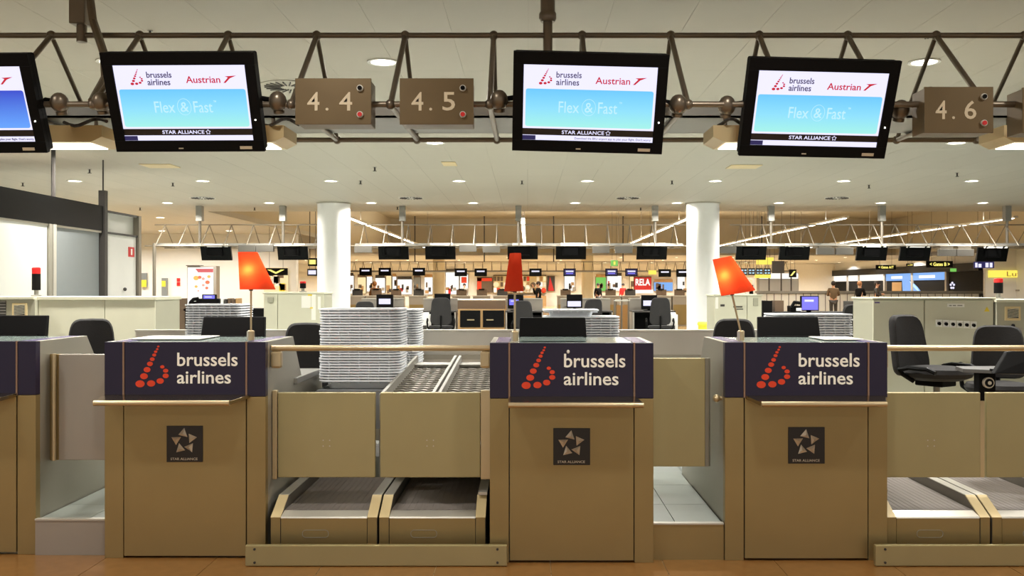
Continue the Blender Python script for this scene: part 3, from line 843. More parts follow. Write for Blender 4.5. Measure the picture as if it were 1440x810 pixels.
weigh_belt(2.504, 3.07, 'weighing belt conveyor cut by the frame below the black chair')
for xa, xb, lab in ((-1.48, -.108, 'low steel bumper rail across the two belts between lamps'), (1.822, 3.3, 'low steel bumper rail across the belts before the switch cabinet')):
    r = root('bumper_rail', ((xa + xb) / 2, 4.92, 0), lab, 'bumper rail', 'bumper rails')
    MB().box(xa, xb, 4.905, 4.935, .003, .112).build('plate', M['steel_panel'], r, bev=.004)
    for x in (xa + .05, xb - .05):
        for z in (.022, .092):
            MB().tube((x, 4.906, z), (x, 4.900, z), .0065, 10).build('bolt', M['dark'], r, True)
    for x in (xa + .2, xb - .2):
        MB().box(x - .03, x + .03, 4.935, 5.02, .003, .05).build('foot_bracket', M['dark'], r)

# ------------------------------------------------------------------ hanging guard panels above the belts
def guard_panel(x0, x1, side, label):
    r = root('guard_panel', ((x0 + x1) / 2, 5.2, .41), label, 'panel', 'guard panels above the belts')
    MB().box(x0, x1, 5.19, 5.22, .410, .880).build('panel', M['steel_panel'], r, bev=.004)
    px_ = x0 - .03 if side < 0 else x1 + .002
    MB().box(px_, px_ + (.026 if side < 0 else .060), 5.185, 5.225, .40, .892).build('post', M['brass'], r, bev=.004)
    cx = (x0 + x1) / 2
    for dx in (-.018, .018):
        for dz in (-.016, .016):
            MB().tube((cx + dx, 5.191, .60 + dz), (cx + dx, 5.1885, .60 + dz), .0035, 8).build('rivet', M['steel_bright'], r)
guard_panel(-1.385, -.845, -1, 'bronze guard panel with four rivets beside the upright lamp counter')
guard_panel(-.818, -.262, 1, 'bronze guard panel with four rivets beside the unlit lamp counter')
guard_panel(1.96, 2.51, -1, 'bronze guard panel with four rivets below the black office chair')
guard_panel(2.545, 3.1, 1, 'bronze guard panel cut by the frame below the second chair')

# ------------------------------------------------------------------ feeder conveyors and the collector behind
def feeder(x0, x1, label, mesh=True):
    ya, yb, za, zb = 5.30, 7.02, .83, .925
    r = root('feeder_conveyor', ((x0 + x1) / 2, ya, .30), label, 'conveyor', 'feeder conveyors')
    w = .02
    for a, b in ((x0, x0 + w), (x1 - w, x1)):
        MB().hexa([(a, ya, za - .12), (b, ya, za - .12), (b, yb, zb - .12), (a, yb, zb - .12), (a, ya, za + .03), (b, ya, za + .03), (b, yb, zb + .03), (a, yb, zb + .03)]).build('side_rail', M['grey_metal'], r, bev=.002)
    MB().hexa([(x0 + w, ya, za - .10), (x1 - w, ya, za - .10), (x1 - w, yb, zb - .10), (x0 + w, yb, zb - .10), (x0 + w, ya, za - .03), (x1 - w, ya, za - .03), (x1 - w, yb, zb - .03), (x0 + w, yb, zb - .03)]).build('bed', M['gate'], r)
    if mesh:
        wv = MB(); nrow = 18
        for k in range(nrow):
            t = (k + .5) / nrow * .86; y = ya + t * (yb - ya); z = za - .026 + t * (zb - za)
            n = 8
            for i in range(n):
                xa = x0 + w + (x1 - x0 - 2 * w) * i / n; xb = x0 + w + (x1 - x0 - 2 * w) * (i + 1) / n
                s_ = .022 if i % 2 == 0 else -.022
                wv.tube((xa, y - s_, z), (xb, y + s_, z), .005, 4)
        o = wv.build('wire_mesh', mat('grey_wire', (112, 108, 98), .5, .4), r); o['kind'] = 'stuff'
        MB().box(x0 + w, x1 - w, yb - .24, yb - .02, zb - .035, zb - .02).build('end_plate', M['grey_metal'], r)
    for x in (x0 + .004, x1 - .010):
        MB().box(x, x + .006, ya + .3, yb, .36, za - .05).build('skirt', M['gate'], r)
    for y in (ya + .85, yb - .15):
        for x in (x0 + .015, x1 - .015):
            MB().box(x - .012, x + .012, y - .02, y + .02, 0, za - .09).build('leg', M['grey_metal'], r)
    return r
feeder(-.840, -.530, 'wire mesh feeder conveyor beside the tall tray stack')
feeder(-.515, -.205, 'wire mesh feeder conveyor beside the middle counter')
r = root('tray_table', (-1.08, 6.3, .0), 'tapered grey metal stand under the tall tray stack', 'stand')
MB().hexa([(-1.30, 6.05, .55), (-.92, 6.05, .55), (-.92, 6.5, .55), (-1.30, 6.5, .55), (-1.36, 6.02, .80), (-.86, 6.02, .80), (-.86, 6.55, .80), (-1.36, 6.55, .80)]).build('hopper', mat('mid_grey_hopper', (128, 130, 132), .5), r)
for x in (-1.27, -.95):
    for y in (6.1, 6.45):
        MB().box(x - .015, x + .015, y - .015, y + .015, 0, .56).build('leg', M['grey_metal'], r)
r = root('collector_conveyor', (0, 7.5, PLAT), 'long stainless collector conveyor with upright back plate behind the counters', 'conveyor')
MB().box(-3.3, 2.58, 7.88, 7.90, .30, 1.095).build('back_plate', M['steel_bright'], r)
MB().box(-3.3, 2.58, 7.86, 7.93, 1.095, 1.11).build('top_flange', M['steel_bright'], r, bev=.004)
MB().box(-3.3, 2.58, 7.12, 7.14, .30, .86).build('front_plate', M['steel_bright'], r)
MB().box(-3.3, 2.58, 7.14, 7.88, .74, .79).build('belt', M['belt'], r)
MB().box(-3.3, 2.58, 7.865, 7.88, .86, .90).build('side_strip', M['steel_side'], r)
for x in (-3.1, -1.6, -.1, 1.4, 2.5):
    MB().box(x - .04, x + .04, 7.2, 7.8, PLAT - .01, .74).build('support', M['grey_metal'], r)

# ------------------------------------------------------------------ tray stacks
def tray_mesh(w, d):
    mb = MB()
    def ring(sx, sy, z, r):
        return [(p[0], p[1], z) for p in rounded(-sx / 2, sx / 2, -sy / 2, sy / 2, r, 4)]
    rings = [ring(w - .12, d - .12, .0, .04), ring(w - .09, d - .09, .048, .05), ring(w, d, .0495, .07), ring(w, d, .060, .07), ring(w - .10, d - .10, .060, .045), ring(w - .125, d - .125, .008, .038)]
    n = len(rings[0]); vs = [p for rg in rings for p in rg]; fs = []
    for k in range(len(rings) - 1):
        for i in range(n):
            fs.append((k * n + i, k * n + (i + 1) % n, (k + 1) * n + (i + 1) % n, (k + 1) * n + i))
    fs.append(tuple(range(n - 1, -1, -1))); fs.append(tuple(range((len(rings) - 1) * n, len(rings) * n)))
    mb._a(vs, fs)
    for i in range(7):                                     # moulded ribs under the rim
        x = -w / 2 + .075 + i * (w - .15) / 6
        for s_ in (-1, 1):
            mb.box(x - .004, x + .004, s_ * (d / 2 - .010), s_ * (d / 2 - .05), .036, .050)
    for i in range(4):
        y = -d / 2 + .08 + i * (d - .16) / 3
        for s_ in (-1, 1):
            mb.box(s_ * (w / 2 - .010), s_ * (w / 2 - .05), y - .004, y + .004, .036, .048)
    return mb
tray_me = {}
def tray_stack(cx, cy, z0, n, pitch, w, d, label, group, tall=1):
    for k in range(n):
        key = (w, d)
        if key not in tray_me:
            o = tray_mesh(w, d).build('luggage_tray', M['tray']); tray_me[key] = o.data
        else:
            o = bpy.data.objects.new('luggage_tray', tray_me[key]); COL.objects.link(o)
        o.location = (cx + random.uniform(-.004, .004), cy + random.uniform(-.004, .004), z0 + k * pitch)
        o.rotation_euler = (0, 0, random.uniform(-.01, .01))
        tag(o, label, 'tray', group)
tray_stack(-1.095, 6.28, .802, 27, .0178, .54, .40, 'grey plastic luggage tray in the tall stack on the tapered stand', 'tall stack of luggage trays')
tray_stack(-1.14, 7.50, .792, 24, .0192, .58, .42, 'grey plastic luggage tray in the stack on the collector behind the tall stack', 'tray stack behind the tall stack')
tray_stack(.42, 7.50, .792, 21, .0192, .60, .42, 'grey plastic luggage tray in the stack behind the middle counter monitor', 'tray stack behind the middle counter')
tray_stack(-2.465, 7.50, .792, 26, .0192, .44, .42, 'grey plastic luggage tray in the stack behind the upright lamp', 'tray stack behind the upright lamp')
tray_stack(2.24, 7.50, .792, 22, .0192, .62, .42, 'grey plastic luggage tray in the stack behind the leaning lamp counter monitor', 'tray stack behind the leaning lamp counter')
o = bpy.data.objects.new('luggage_tray', tray_me[(.44, .42)]); COL.objects.link(o); o.location = (.34, 7.5, .792 + 21 * .0192 + .035)
tag(o, 'single smaller grey tray lying askew on top of a stack behind the middle counter', 'tray')

# ------------------------------------------------------------------ black monitors standing on the counter worktops, seen from behind
def desk_monitor_back(pl, pr, ptop, Yc, zdesk, label, skew=0.0):
    a = P(pl, ptop, Yc); b = P(pr, ptop, Yc)
    cx = (a.x + b.x) / 2; w = b.x - a.x; zt = a.z; zb = zdesk + .09
    r = root('desk_monitor', (cx, Yc, zdesk), label, 'monitor', 'monitors on the counter worktops')
    g = .012
    MB().hexa([(cx - w / 2 - g, Yc - .03, zb), (cx + w / 2 + g, Yc - .03, zb), (cx + w / 2 + g, Yc + .03, zb), (cx - w / 2 - g, Yc + .03, zb),
               (cx - w / 2, Yc + .05, zt), (cx + w / 2, Yc + .05, zt), (cx + w / 2, Yc + .09, zt), (cx - w / 2, Yc + .09, zt)]).build('casing', M['black'], r, bev=.006)
    MB().hexa([(cx - w / 2 + .03, Yc - .05, zb + .05), (cx + w / 2 - .03, Yc - .05, zb + .05), (cx + w / 2 - .03, Yc, zb + .05), (cx - w / 2 + .03, Yc, zb + .05),
               (cx - w / 2 + .03, Yc - .005, zb + .16), (cx + w / 2 - .03, Yc - .005, zb + .16), (cx + w / 2 - .03, Yc + .05, zb + .16), (cx - w / 2 + .03, Yc + .05, zb + .16)]).build('back_cover', M['black'], r, bev=.006)
    MB().hexa([(cx - w / 2 + .015, Yc + .03, zb + .015), (cx + w / 2 - .015, Yc + .03, zb + .015), (cx + w / 2 - .015, Yc + .033, zb + .015), (cx - w / 2 + .015, Yc + .033, zb + .015),
               (cx - w / 2 + .02, Yc + .087, zt - .015), (cx + w / 2 - .02, Yc + .087, zt - .015), (cx + w / 2 - .02, Yc + .092, zt - .015), (cx - w / 2 + .02, Yc + .092, zt - .015)]).build('display', M['screen_navy'], r)
    MB().box(cx - .04, cx + .04, Yc - .02, Yc + .02, zdesk, zb + .06).build('neck', M['black'], r)
    MB().box(cx - .12, cx + .12, Yc - .09, Yc + .09, zdesk, zdesk + .015).build('foot', M['black'], r, bev=.004)
desk_monitor_back(-30, 60, 444, 5.95, .915, 'black monitor seen from behind on the counter cut by the frame')
desk_monitor_back(282, 369, 446, 5.85, .915, 'black monitor seen from behind next to the upright lamp pole')
desk_monitor_back(731, 824, 447, 5.80, .915, 'black monitor seen from behind on the middle counter')
desk_monitor_back(1069, 1154, 446, 5.80, .915, 'black monitor seen from behind on the counter with the leaning lamp')

# ------------------------------------------------------------------ office chairs
def office_chair(loc, face, label, seat_z=.50, back_h=.50, group='black office chairs', bw=.34, low=.06, arm=.18):
    """face: direction the sitter looks to, radians from -y"""
    r = root('office_chair', loc, label, 'chair', group, rz=face, local=True)
    MB().lathe((0, 0, 0), [(.001, seat_z - .05), (.17, seat_z - .045), (.235, seat_z - .02), (.25, seat_z + .01), (.235, seat_z + .04), (.15, seat_z + .05), (.001, seat_z + .045)], 28).build('seat', M['fabric'], r, True)
    MB().plate(bw * 1.06, bw * .86, seat_z + low, seat_z + .06 + back_h, .23, .06, .25, .06).build('backrest', M['fabric'], r, True)
    MB().path([(0, .10, seat_z - .06), (0, .24, seat_z - .03), (0, .285, seat_z + .08), (0, .30, seat_z + .25)], .018, 8).build('back_support', M['black'], r, True)
    MB().box(-.09, .09, -.10, .12, seat_z - .09, seat_z - .045).build('mechanism', M['black'], r, bev=.01)
    for s_ in (-1, 1):
        MB().path([(s_ * .19, .06, seat_z - .05), (s_ * .26, .10, seat_z + .0), (s_ * .275, .12, seat_z + arm * .67), (s_ * .27, .05, seat_z + arm), (s_ * .27, -.10, seat_z + arm * .95), (s_ * .265, -.16, seat_z + arm * .5)], .017, 8).build('armrest', M['black_gloss'], r, True)
    MB().tube((0, 0, .10), (0, 0, seat_z - .08), .024, 12).build('column', M['grey_metal'], r, True)
    for k in range(5):
        a = 2 * math.pi * k / 5 + .3
        e = Vector((math.cos(a) * .28, math.sin(a) * .28, .075))
        MB().tube((0, 0, .11), e, .022, 8, .014).build('base_leg', M['black'], r, True)
        MB().ball((e.x, e.y, .028), .028, 10, 6, (1, 1, 1)).build('caster', M['black_gloss'], r, True)
    return r
office_chair(((126 - CX) * 6.75 / F, 6.78, PLAT - .01), math.radians(25), 'black office chair behind the gate next to the counter cut by the frame', seat_z=.52, back_h=.47)
office_chair(((430 - CX) * 6.65 / F, 6.75, 0), math.radians(18), 'black office chair between the upright lamp counter and the tall tray stack', seat_z=.64, back_h=.50)
office_chair(((1032 - CX) * 6.7 / F, 6.75, PLAT - .01), math.radians(-15), 'black office chair behind the counter with the leaning lamp', seat_z=.50, back_h=.49)
office_chair((2.97, 6.80, PLAT - .01), math.radians(34), 'black office chair turned sideways before the grey switch cabinet', seat_z=.66, back_h=.36, bw=.40, low=-.03, arm=.05)
office_chair((3.66, 7.27, PLAT - .01), math.radians(-25), 'black office chair at the grey side desk beside the sideways chair', seat_z=.50, back_h=.42, bw=.40)
# desk of the next counter with monitor and camera
r = root('side_desk', (3.35, 6.0, 0), 'grey worktop on a steel frame cut by the frame beside the sideways chair', 'desk')
MB().hexa([(2.86, 6.15, .905), (3.9, 5.55, .905), (3.9, 6.4, .905), (2.9, 6.35, .905), (2.86, 6.15, .93), (3.9, 5.55, .93), (3.9, 6.4, .93), (2.9, 6.35, .93)]).build('worktop', mat('dark_grey_worktop', (84, 82, 80), .5), r, bev=.003)
for x, y in ((3.02, 6.25), (3.85, 6.3), (3.85, 5.7)):
    MB().box(x - .02, x + .02, y - .02, y + .02, 0, .905).build('leg', M['brass'], r)
r = root('desk_monitor', (3.1, 5.82, .93), 'black tilted monitor cut by the frame on the grey side desk', 'monitor')
MB().hexa([(2.88, 5.78, .93), (3.35, 5.78, .93), (3.35, 5.83, .93), (2.88, 5.83, .93), (3.0, 5.86, 1.06), (3.35, 5.86, 1.10), (3.35, 5.90, 1.10), (3.0, 5.90, 1.06)]).build('casing', M['black'], r, bev=.006)
MB().box(2.95, 3.3, 5.83, 5.98, .93, .945).build('foot', M['black'], r)
r = root('round_camera', (3.02, 6.16, .78), 'round black camera under the grey side desk', 'camera')
MB().box(2.96, 3.07, 6.14, 6.22, .72, .90).build('body', M['black'], r, bev=.006)
MB().tube((3.015, 6.14, .84), (3.015, 6.12, .84), .036, 20).build('lens_ring', M['silver'], r, True)
MB().tube((3.015, 6.12, .84), (3.015, 6.112, .84), .027, 20).build('lens', M['black_gloss'], r, True)
MB().tube((3.015, 6.112, .84), (3.015, 6.108, .84), .012, 16).build('lens_centre', M['silver'], r, True)

# ------------------------------------------------------------------ grey-green electrical cabinets
def grille(mb_root, x0, x1, z0, z1, y, parent, slats=6):
    fr = MB().box(x0, x1, y - .012, y, z0, z1).build('vent_frame', M['cream'], parent, bev=.003)
    MB().box(x0 + .02, x1 - .02, y - .014, y - .012, z0 + .02, z1 - .02).build('vent_opening', M['dark'], fr)
    for k in range(slats):
        z = z0 + .025 + k * (z1 - z0 - .05) / (slats - 1)
        MB().hexa([(x0 + .02, y - .016, z - .004), (x1 - .02, y - .016, z + .010), (x1 - .02, y - .013, z + .010), (x0 + .02, y - .013, z - .004), (x0 + .02, y - .016, z), (x1 - .02, y - .016, z + .014), (x1 - .02, y - .013, z + .014), (x0 + .02, y - .013, z)]).build('vent_slat', M['cabinet'], fr)
Yc = 8.1
r = root('switch_cabinet', (3.6, Yc, PLAT), 'grey-green switch cabinet with six rotary switches and a warning triangle', 'cabinet')
X = lambda px: (px - CX) * Yc / F
Z = lambda py: EYE - (py - CY) * Yc / F
MB().box(X(1228), X(1398), Yc + .02, Yc + .5, PLAT - .01, Z(421)).build('body', M['cabinet_edge'], r)
MB().box(X(1228), X(1299.4), Yc, Yc + .02, PLAT, Z(422)).build('door', M['cabinet'], r, bev=.004)
dr = MB().box(X(1300.6), X(1397), Yc, Yc + .02, PLAT, Z(422)).build('door', M['cabinet'], r, bev=.004)
MB().box(X(1226), X(1400), Yc - .015, Yc + .52, Z(421), Z(418.5)).build('top_cover', M['cabinet'], r, bev=.004)
MB().box(X(1332), X(1356), Yc - .004, Yc, Z(432), Z(427)).build('label_plate', M['paper'], dr)
for a_, b_ in ((1334.5, 1338), (1339.5, 1344), (1346, 1353)):
    MB().box(X(a_), X(b_), Yc - .006, Yc - .004, Z(430.4), Z(428.8)).build('label_print', M['grey_metal'], dr)
MB().prism([(X(1384), Z(438)), (X(1391.5), Z(438)), (X(1387.8), Z(431.5))], Yc, Yc - .004, 'y').build('warning_triangle', M['yellow'], dr)
MB().box(X(1230), X(1237), Yc - .003, Yc, Z(426.5), Z(424.5)).build('maker_badge', M['purple_top'], r)
for k in range(6):
    cx = X(1320 + k * 9.7); cz = Z(454.5 + k * .5)
    pl = MB().box(cx - .027, cx + .027, Yc - .012, Yc, cz - .03, cz + .03).build('switch_plate', M['paper'], dr, bev=.004)
    MB().tube((cx - .004, Yc - .012, cz), (cx - .004, Yc - .03, cz - .004), .014, 12).build('rotary_knob', M['black'], pl, True)
    MB().box(cx - .01, cx + .002, Yc - .036, Yc - .03, cz - .016, cz + .012).build('knob_grip', M['black'], pl)
r = root('vent_cabinet', (4.2, Yc - .02, PLAT), 'grey cabinet with louvred vent beside the rotary switches', 'cabinet')
MB().box(X(1399), X(1399) + .75, Yc - .03, Yc + .5, PLAT - .01, Z(425)).build('body', M['cabinet_edge'], r, bev=.004)
MB().box(X(1397), X(1399) + .77, Yc - .05, Yc + .52, Z(425), Z(421)).build('top_cover', M['cabinet'], r, bev=.004)
grille(None, X(1410), X(1432), Z(450.5), Z(431), Yc - .03, r, 7)
MB().ball((X(1421), Yc - .045, Z(457.5)), .016, 10, 8).build('lock_knob', M['black'], r, True)
MB().box(X(1408), X(1435), Yc - .034, Yc - .03, Z(487), Z(460)).build('cover_plate', M['gate'], r)
MB().tube((X(1430), Yc - .034, Z(466)), (X(1430), Yc - .040, Z(466)), .015, 12).build('key_switch', M['purple_top'], r, True)
Yc = 8.5
r = root('tall_cabinet', (-4.2, Yc, PLAT), 'long pale green-grey cabinet below the white door wall', 'cabinet')
MB().box(X(54), X(218), Yc + .02, Yc + .6, PLAT - .01, Z(421)).build('body', M['cabinet_edge'], r)
MB().box(X(54), X(146.6), Yc, Yc + .02, PLAT, Z(422)).build('door', M['cabinet'], r, bev=.004)
MB().box(X(147.4), X(218), Yc, Yc + .02, PLAT, Z(422)).build('door', M['cabinet'], r, bev=.004)
MB().box(X(52), X(220), Yc - .015, Yc + .62, Z(422), Z(417)).build('top_cover', M['cabinet'], r, bev=.004)
r = root('vent_cabinet', (-4.7, Yc, PLAT), 'pale cabinet with louvred vents under the red beacon by the white wall', 'cabinet')
MB().box(X(-60), X(53.5), Yc - .05, Yc + .55, PLAT - .01, Z(421)).build('body', M['cabinet_edge'], r, bev=.004)
MB().box(X(-62), X(53), Yc - .07, Yc + .6, Z(421), Z(417)).build('top_cover', M['cabinet'], r, bev=.004)
grille(None, X(22), X(43), Z(446), Z(426), Yc - .05, r, 7)
MB().box(X(-20), X(13), Yc - .055, Yc - .05, Z(446), Z(423)).build('louvre_recess', M['dark'], r)
for k in range(6):
    MB().box(X(-20), X(13), Yc - .06, Yc - .055, Z(445 - k * 4), Z(443.6 - k * 4)).build('louvre_slat', M['grey_metal'], r)
def beacon(px, p0, p1, Yb, zb, label, h=1.0):
    c = P(px, p1, Yb); t = P(px, p0, Yb)
    r = root('signal_beacon', (c.x, Yb, zb), label, 'beacon')
    hh = t.z - c.z
    MB().lathe((c.x, Yb, zb), [(.045, 0), (.045, .01), (.02, .014), (.02, c.z - zb)], 14).build('stalk', M['grey_metal'], r, True)
    MB().lathe((c.x, Yb, c.z), [(.038, 0), (.038, hh * .72)], 18).build('housing', M['black'], r, True)
    MB().lathe((c.x, Yb, c.z), [(.038, hh * .722), (.038, hh * .96), (.03, hh)], 18).build('red_lens', M['red'], r, True)
beacon(51, 376, 408, 8.75, Z(417), 'red and black signal beacon on the pale cabinet by the white wall')
Yc = 8.1
beacon(1404, 391.5, 412.5, 8.35, Z(421), 'red and black signal beacon on the grey cabinet with the switches')
# smaller cabinets further back
def back_cabinet(p0, p1, ptop, Yb, label, seam=None):
    a = P(p0, ptop, Yb); b = P(p1, ptop, Yb)
    r = root('service_cabinet', ((a.x + b.x) / 2, Yb, PLAT), label, 'cabinet', 'service cabinets by the columns')
    MB().box(a.x, b.x, Yb + .02, Yb + .5, PLAT - .01, a.z - .02).build('body', M['cabinet_edge'], r)
    sx = a.x + (b.x - a.x) * seam
    d1 = MB().box(a.x, sx - .003, Yb, Yb + .02, PLAT, a.z - .02).build('door', M['cabinet'], r, bev=.003)
    d2 = MB().box(sx + .003, b.x, Yb, Yb + .02, PLAT, a.z - .02).build('door', M['cabinet'], r, bev=.003)
    MB().box(a.x - .01, b.x + .01, Yb - .015, Yb + .52, a.z - .02, a.z).build('top_cover', M['cabinet'], r, bev=.003)
    return r, d1, d2
YB = 11.5
Xb = lambda px: (px - CX) * YB / F
Zb = lambda py: EYE - (py - CY) * YB / F
r, d1, d2 = back_cabinet(371, 455, 411, YB, 'grey service cabinet with pinned notes beside the white column', .23)
MB().box(Xb(377), Xb(385), YB - .03, YB, Zb(425), Zb(418)).build('small_box', M['cabinet_edge'], d1, bev=.004)
for x0, x1, y0, y1 in ((424, 437, 416, 433), (438, 444, 414, 450), (447, 451, 417, 435), (452, 456, 437, 452)):
    MB().box(Xb(x0), min(Xb(x1), Xb(455)), YB - .003, YB, Zb(y1), Zb(y0)).build('notice', M['paper'], d2)
for x0, x1, y0, y1 in ((433, 439, 414, 416), (436, 440, 432, 434)):
    MB().box(Xb(x0), Xb(x1), YB - .005, YB - .003, Zb(y1), Zb(y0)).build('tape', M['yellow'], d2)
r, d1, d2 = back_cabinet(1005, 1071, 414, YB, 'grey service cabinet with small lettering behind the leaning lamp', .69)
for x0, x1, y0, y1 in ((1006, 1010, 418, 434), (1013, 1019, 428, 431), (1031, 1044, 430.5, 432.5), (1034, 1045, 434, 435.5), (1021, 1028, 452, 455)):
    MB().box(Xb(x0), Xb(x1), YB - .003, YB, Zb(y1), Zb(y0)).build('notice', M['dark'] if y1 - y0 < 4 else M['paper'], d1)
MB().box(Xb(1059), Xb(1066), YB - .015, YB, Zb(430), Zb(419)).build('small_vent', M['cabinet_edge'], d2, bev=.003)
r = root('waste_bin', (P(992, 450, 14).x, 14, PLAT), 'yellow plastic bin at the foot of the white column', 'bin')
c = P(993.5, 452.5, 14)
MB().lathe((c.x, 14, PLAT), [(.10, 0), (.125, c.z - PLAT - .05), (.11, c.z - PLAT - .05)], 20).build('body', M['yellow'], r, True)
MB().lathe((c.x, 14, PLAT), [(.135, c.z - PLAT - .05), (.135, c.z - PLAT - .02), (.12, c.z - PLAT)], 20).build('rim', M['yellow'], r, True)
# ------------------------------------------------------------------ white panel wall with black fascia (side of the hall)
XW = -6.5
Yw = lambda px: XW * F / (px - CX)
wl = struct(MB().box(XW - 2.5, XW - .06, 9.0, 15.62, 0, 2.66).build('wall_left', M['white']))
MB().box(XW - .05, XW, 9.0, Yw(66), PLAT, 2.33).build('wall_panel', mat('wall_sheet_white', (204, 204, 196), .5, var=.02), wl)
MB().box(XW - .05, XW - .01, Yw(77), Yw(140), PLAT, 2.33).build('wall_panel', M['grey_panel'], wl)
MB().box(XW - .05, XW, Yw(148), Yw(191), PLAT, 2.30).build('door_panel', M['white'], wl)
MB().box(XW - .06, XW + .03, 9.0, Yw(142), 2.33, 2.71).build('fascia', M['black_gloss'], wl)
MB().box(XW - .05, XW + .01, 9.0, Yw(142), 2.30, 2.33).build('fascia_trim', M['steel_bright'], wl)
for a, b, m_ in ((66.5, 71, 'steel_side'), (72, 76.5, 'steel_bright')):
    MB().box(XW - .05, XW + .03, Yw(a), Yw(b), PLAT, 2.33).build('wall_post', M[m_], wl)
MB().box(XW - .05, XW + .05, Yw(143), Yw(147), PLAT, 2.95).build('wall_post', M['dark'], wl)
MB().box(XW - .05, XW + .04, Yw(192), Yw(195.5), PLAT, 2.66).build('wall_post', M['truss_pale'], wl)
MB().box(XW - .03, XW + .02, Yw(147), Yw(193), 2.63, 2.66).build('top_rail', M['dark'], wl)
MB().box(XW - .03, XW + .02, Yw(147), Yw(193), 2.30, 2.33).build('top_rail', M['dark'], wl)
MB().tube((XW, Yw(75), 2.71), (XW, Yw(75), CEIL), .03, 8).build('ceiling_stay', M['dark'], wl)
MB().tube((XW, Yw(145), 2.95), (XW, Yw(145), CEIL), .012, 6).build('ceiling_stay', M['dark'], wl)
ya, yb = Yw(180.3), Yw(188.3)
r = root('fire_sign', (XW + .01, (ya + yb) / 2, 1.9), 'small red and white fire extinguisher sign on the white door', 'sign')
MB().box(XW, XW + .008, ya, yb, 1.97, 2.13).build('plate', M['red'], r)
MB().box(XW + .008, XW + .011, ya + (yb - ya) * .38, ya + (yb - ya) * .62, 2.0, 2.10).build('pictogram', M['paper'], r)
MB().ball((XW + .02, Yw(174), 1.44), .03, 8, 6).build('door_handle', M['dark'], wl)

# ------------------------------------------------------------------ ceiling fittings
for px, py in ((578, 277), (883, 278), (1177, 282), (285, 279)):
    Yv = (CEIL - EYE) * F / (CY - 278); X = (px - CX) * Yv / F
    r = root('air_diffuser', (X, Yv, CEIL), 'round swirl air diffuser in the ceiling ahead of the white columns', 'air vent', 'ceiling air diffusers')
    MB().lathe((X, Yv, CEIL), [(.27, -.002), (.27, -.010), (.10, -.012)], 28).build('plate', M['white'], r)
    for k in range(20):
        a = 2 * math.pi * k / 20
        u = Vector((math.cos(a), math.sin(a), 0)); w = Vector((math.cos(a + .5), math.sin(a + .5), 0))
        MB().tube(Vector((X, Yv, CEIL - .013)) + u * .11, Vector((X, Yv, CEIL - .013)) + u * .2 + w * .05, .011, 4).build('slot', M['dark'], r)
Yv = (CEIL - EYE) * F / (CY - 122); X = (408 - CX) * Yv / F
r = root('air_diffuser', (X, Yv, CEIL), 'round swirl air diffuser partly behind number box 4.4', 'air vent', 'ceiling air diffusers')
MB().lathe((X, Yv, CEIL), [(.30, -.002), (.30, -.006), (.06, -.008)], 28).build('plate', M['ceil'], r)
for k in range(22):
    a = 2 * math.pi * k / 22
    u = Vector((math.cos(a), math.sin(a), 0)); w = Vector((math.cos(a + .5), math.sin(a + .5), 0))
    MB().tube(Vector((X, Yv, CEIL - .009)) + u * .09, Vector((X, Yv, CEIL - .009)) + u * .19 + w * .06, .008, 4).build('slot', M['dark'], r)
for k, (px, py) in enumerate(((211, 43), (1303, 47), (32, 257), (243, 257), (507, 254), (734, 254), (945, 254), (1222, 260), (1346, 243), (126, 238), (527, 235), (197, 292), (358, 292), (559, 291), (901, 292))):
    Yv = (CEIL - EYE) * F / (CY - py); X = (px - CX) * Yv / F
    r = root('sprinkler_head', (X, Yv, CEIL), 'small dark sprinkler head poking from the ceiling', 'sprinkler', 'ceiling sprinklers')
    sc_ = .6 if py < 60 else 1.0
    MB().lathe((X, Yv, CEIL), [(.035 * sc_, -.004), (.035 * sc_, 0)], 12).build('rose', M['grey_metal'], r)
    MB().tube((X, Yv, CEIL - .003), (X, Yv, CEIL - .06 * sc_), .014 * sc_, 8).build('nozzle', M['dark'], r)
    for a in range(4):
        MB().tube((X, Yv, CEIL - .06 * sc_), (X + .03 * sc_ * math.cos(a * 1.57 + .4), Yv + .03 * sc_ * math.sin(a * 1.57 + .4), CEIL - .065 * sc_), .006 * sc_, 4).build('deflector_arm', M['dark'], r)
for k, (px, py, w) in enumerate(((225, 233, .5), (1046, 234, .5), (632, 230, .22))):
    Yv = (CEIL - EYE) * F / (CY - py); X = (px - CX) * Yv / F
    tag(MB().box(X - w / 2, X + w / 2, Yv - .22, Yv + .22, CEIL - .012, CEIL).build('access_hatch', M['cream'], None, bev=.004), 'cream ceiling access hatch ' + ('above the upright lamp counter', 'above the leaning lamp counter', 'above the tall tray stack')[k], 'hatch', 'ceiling hatches')

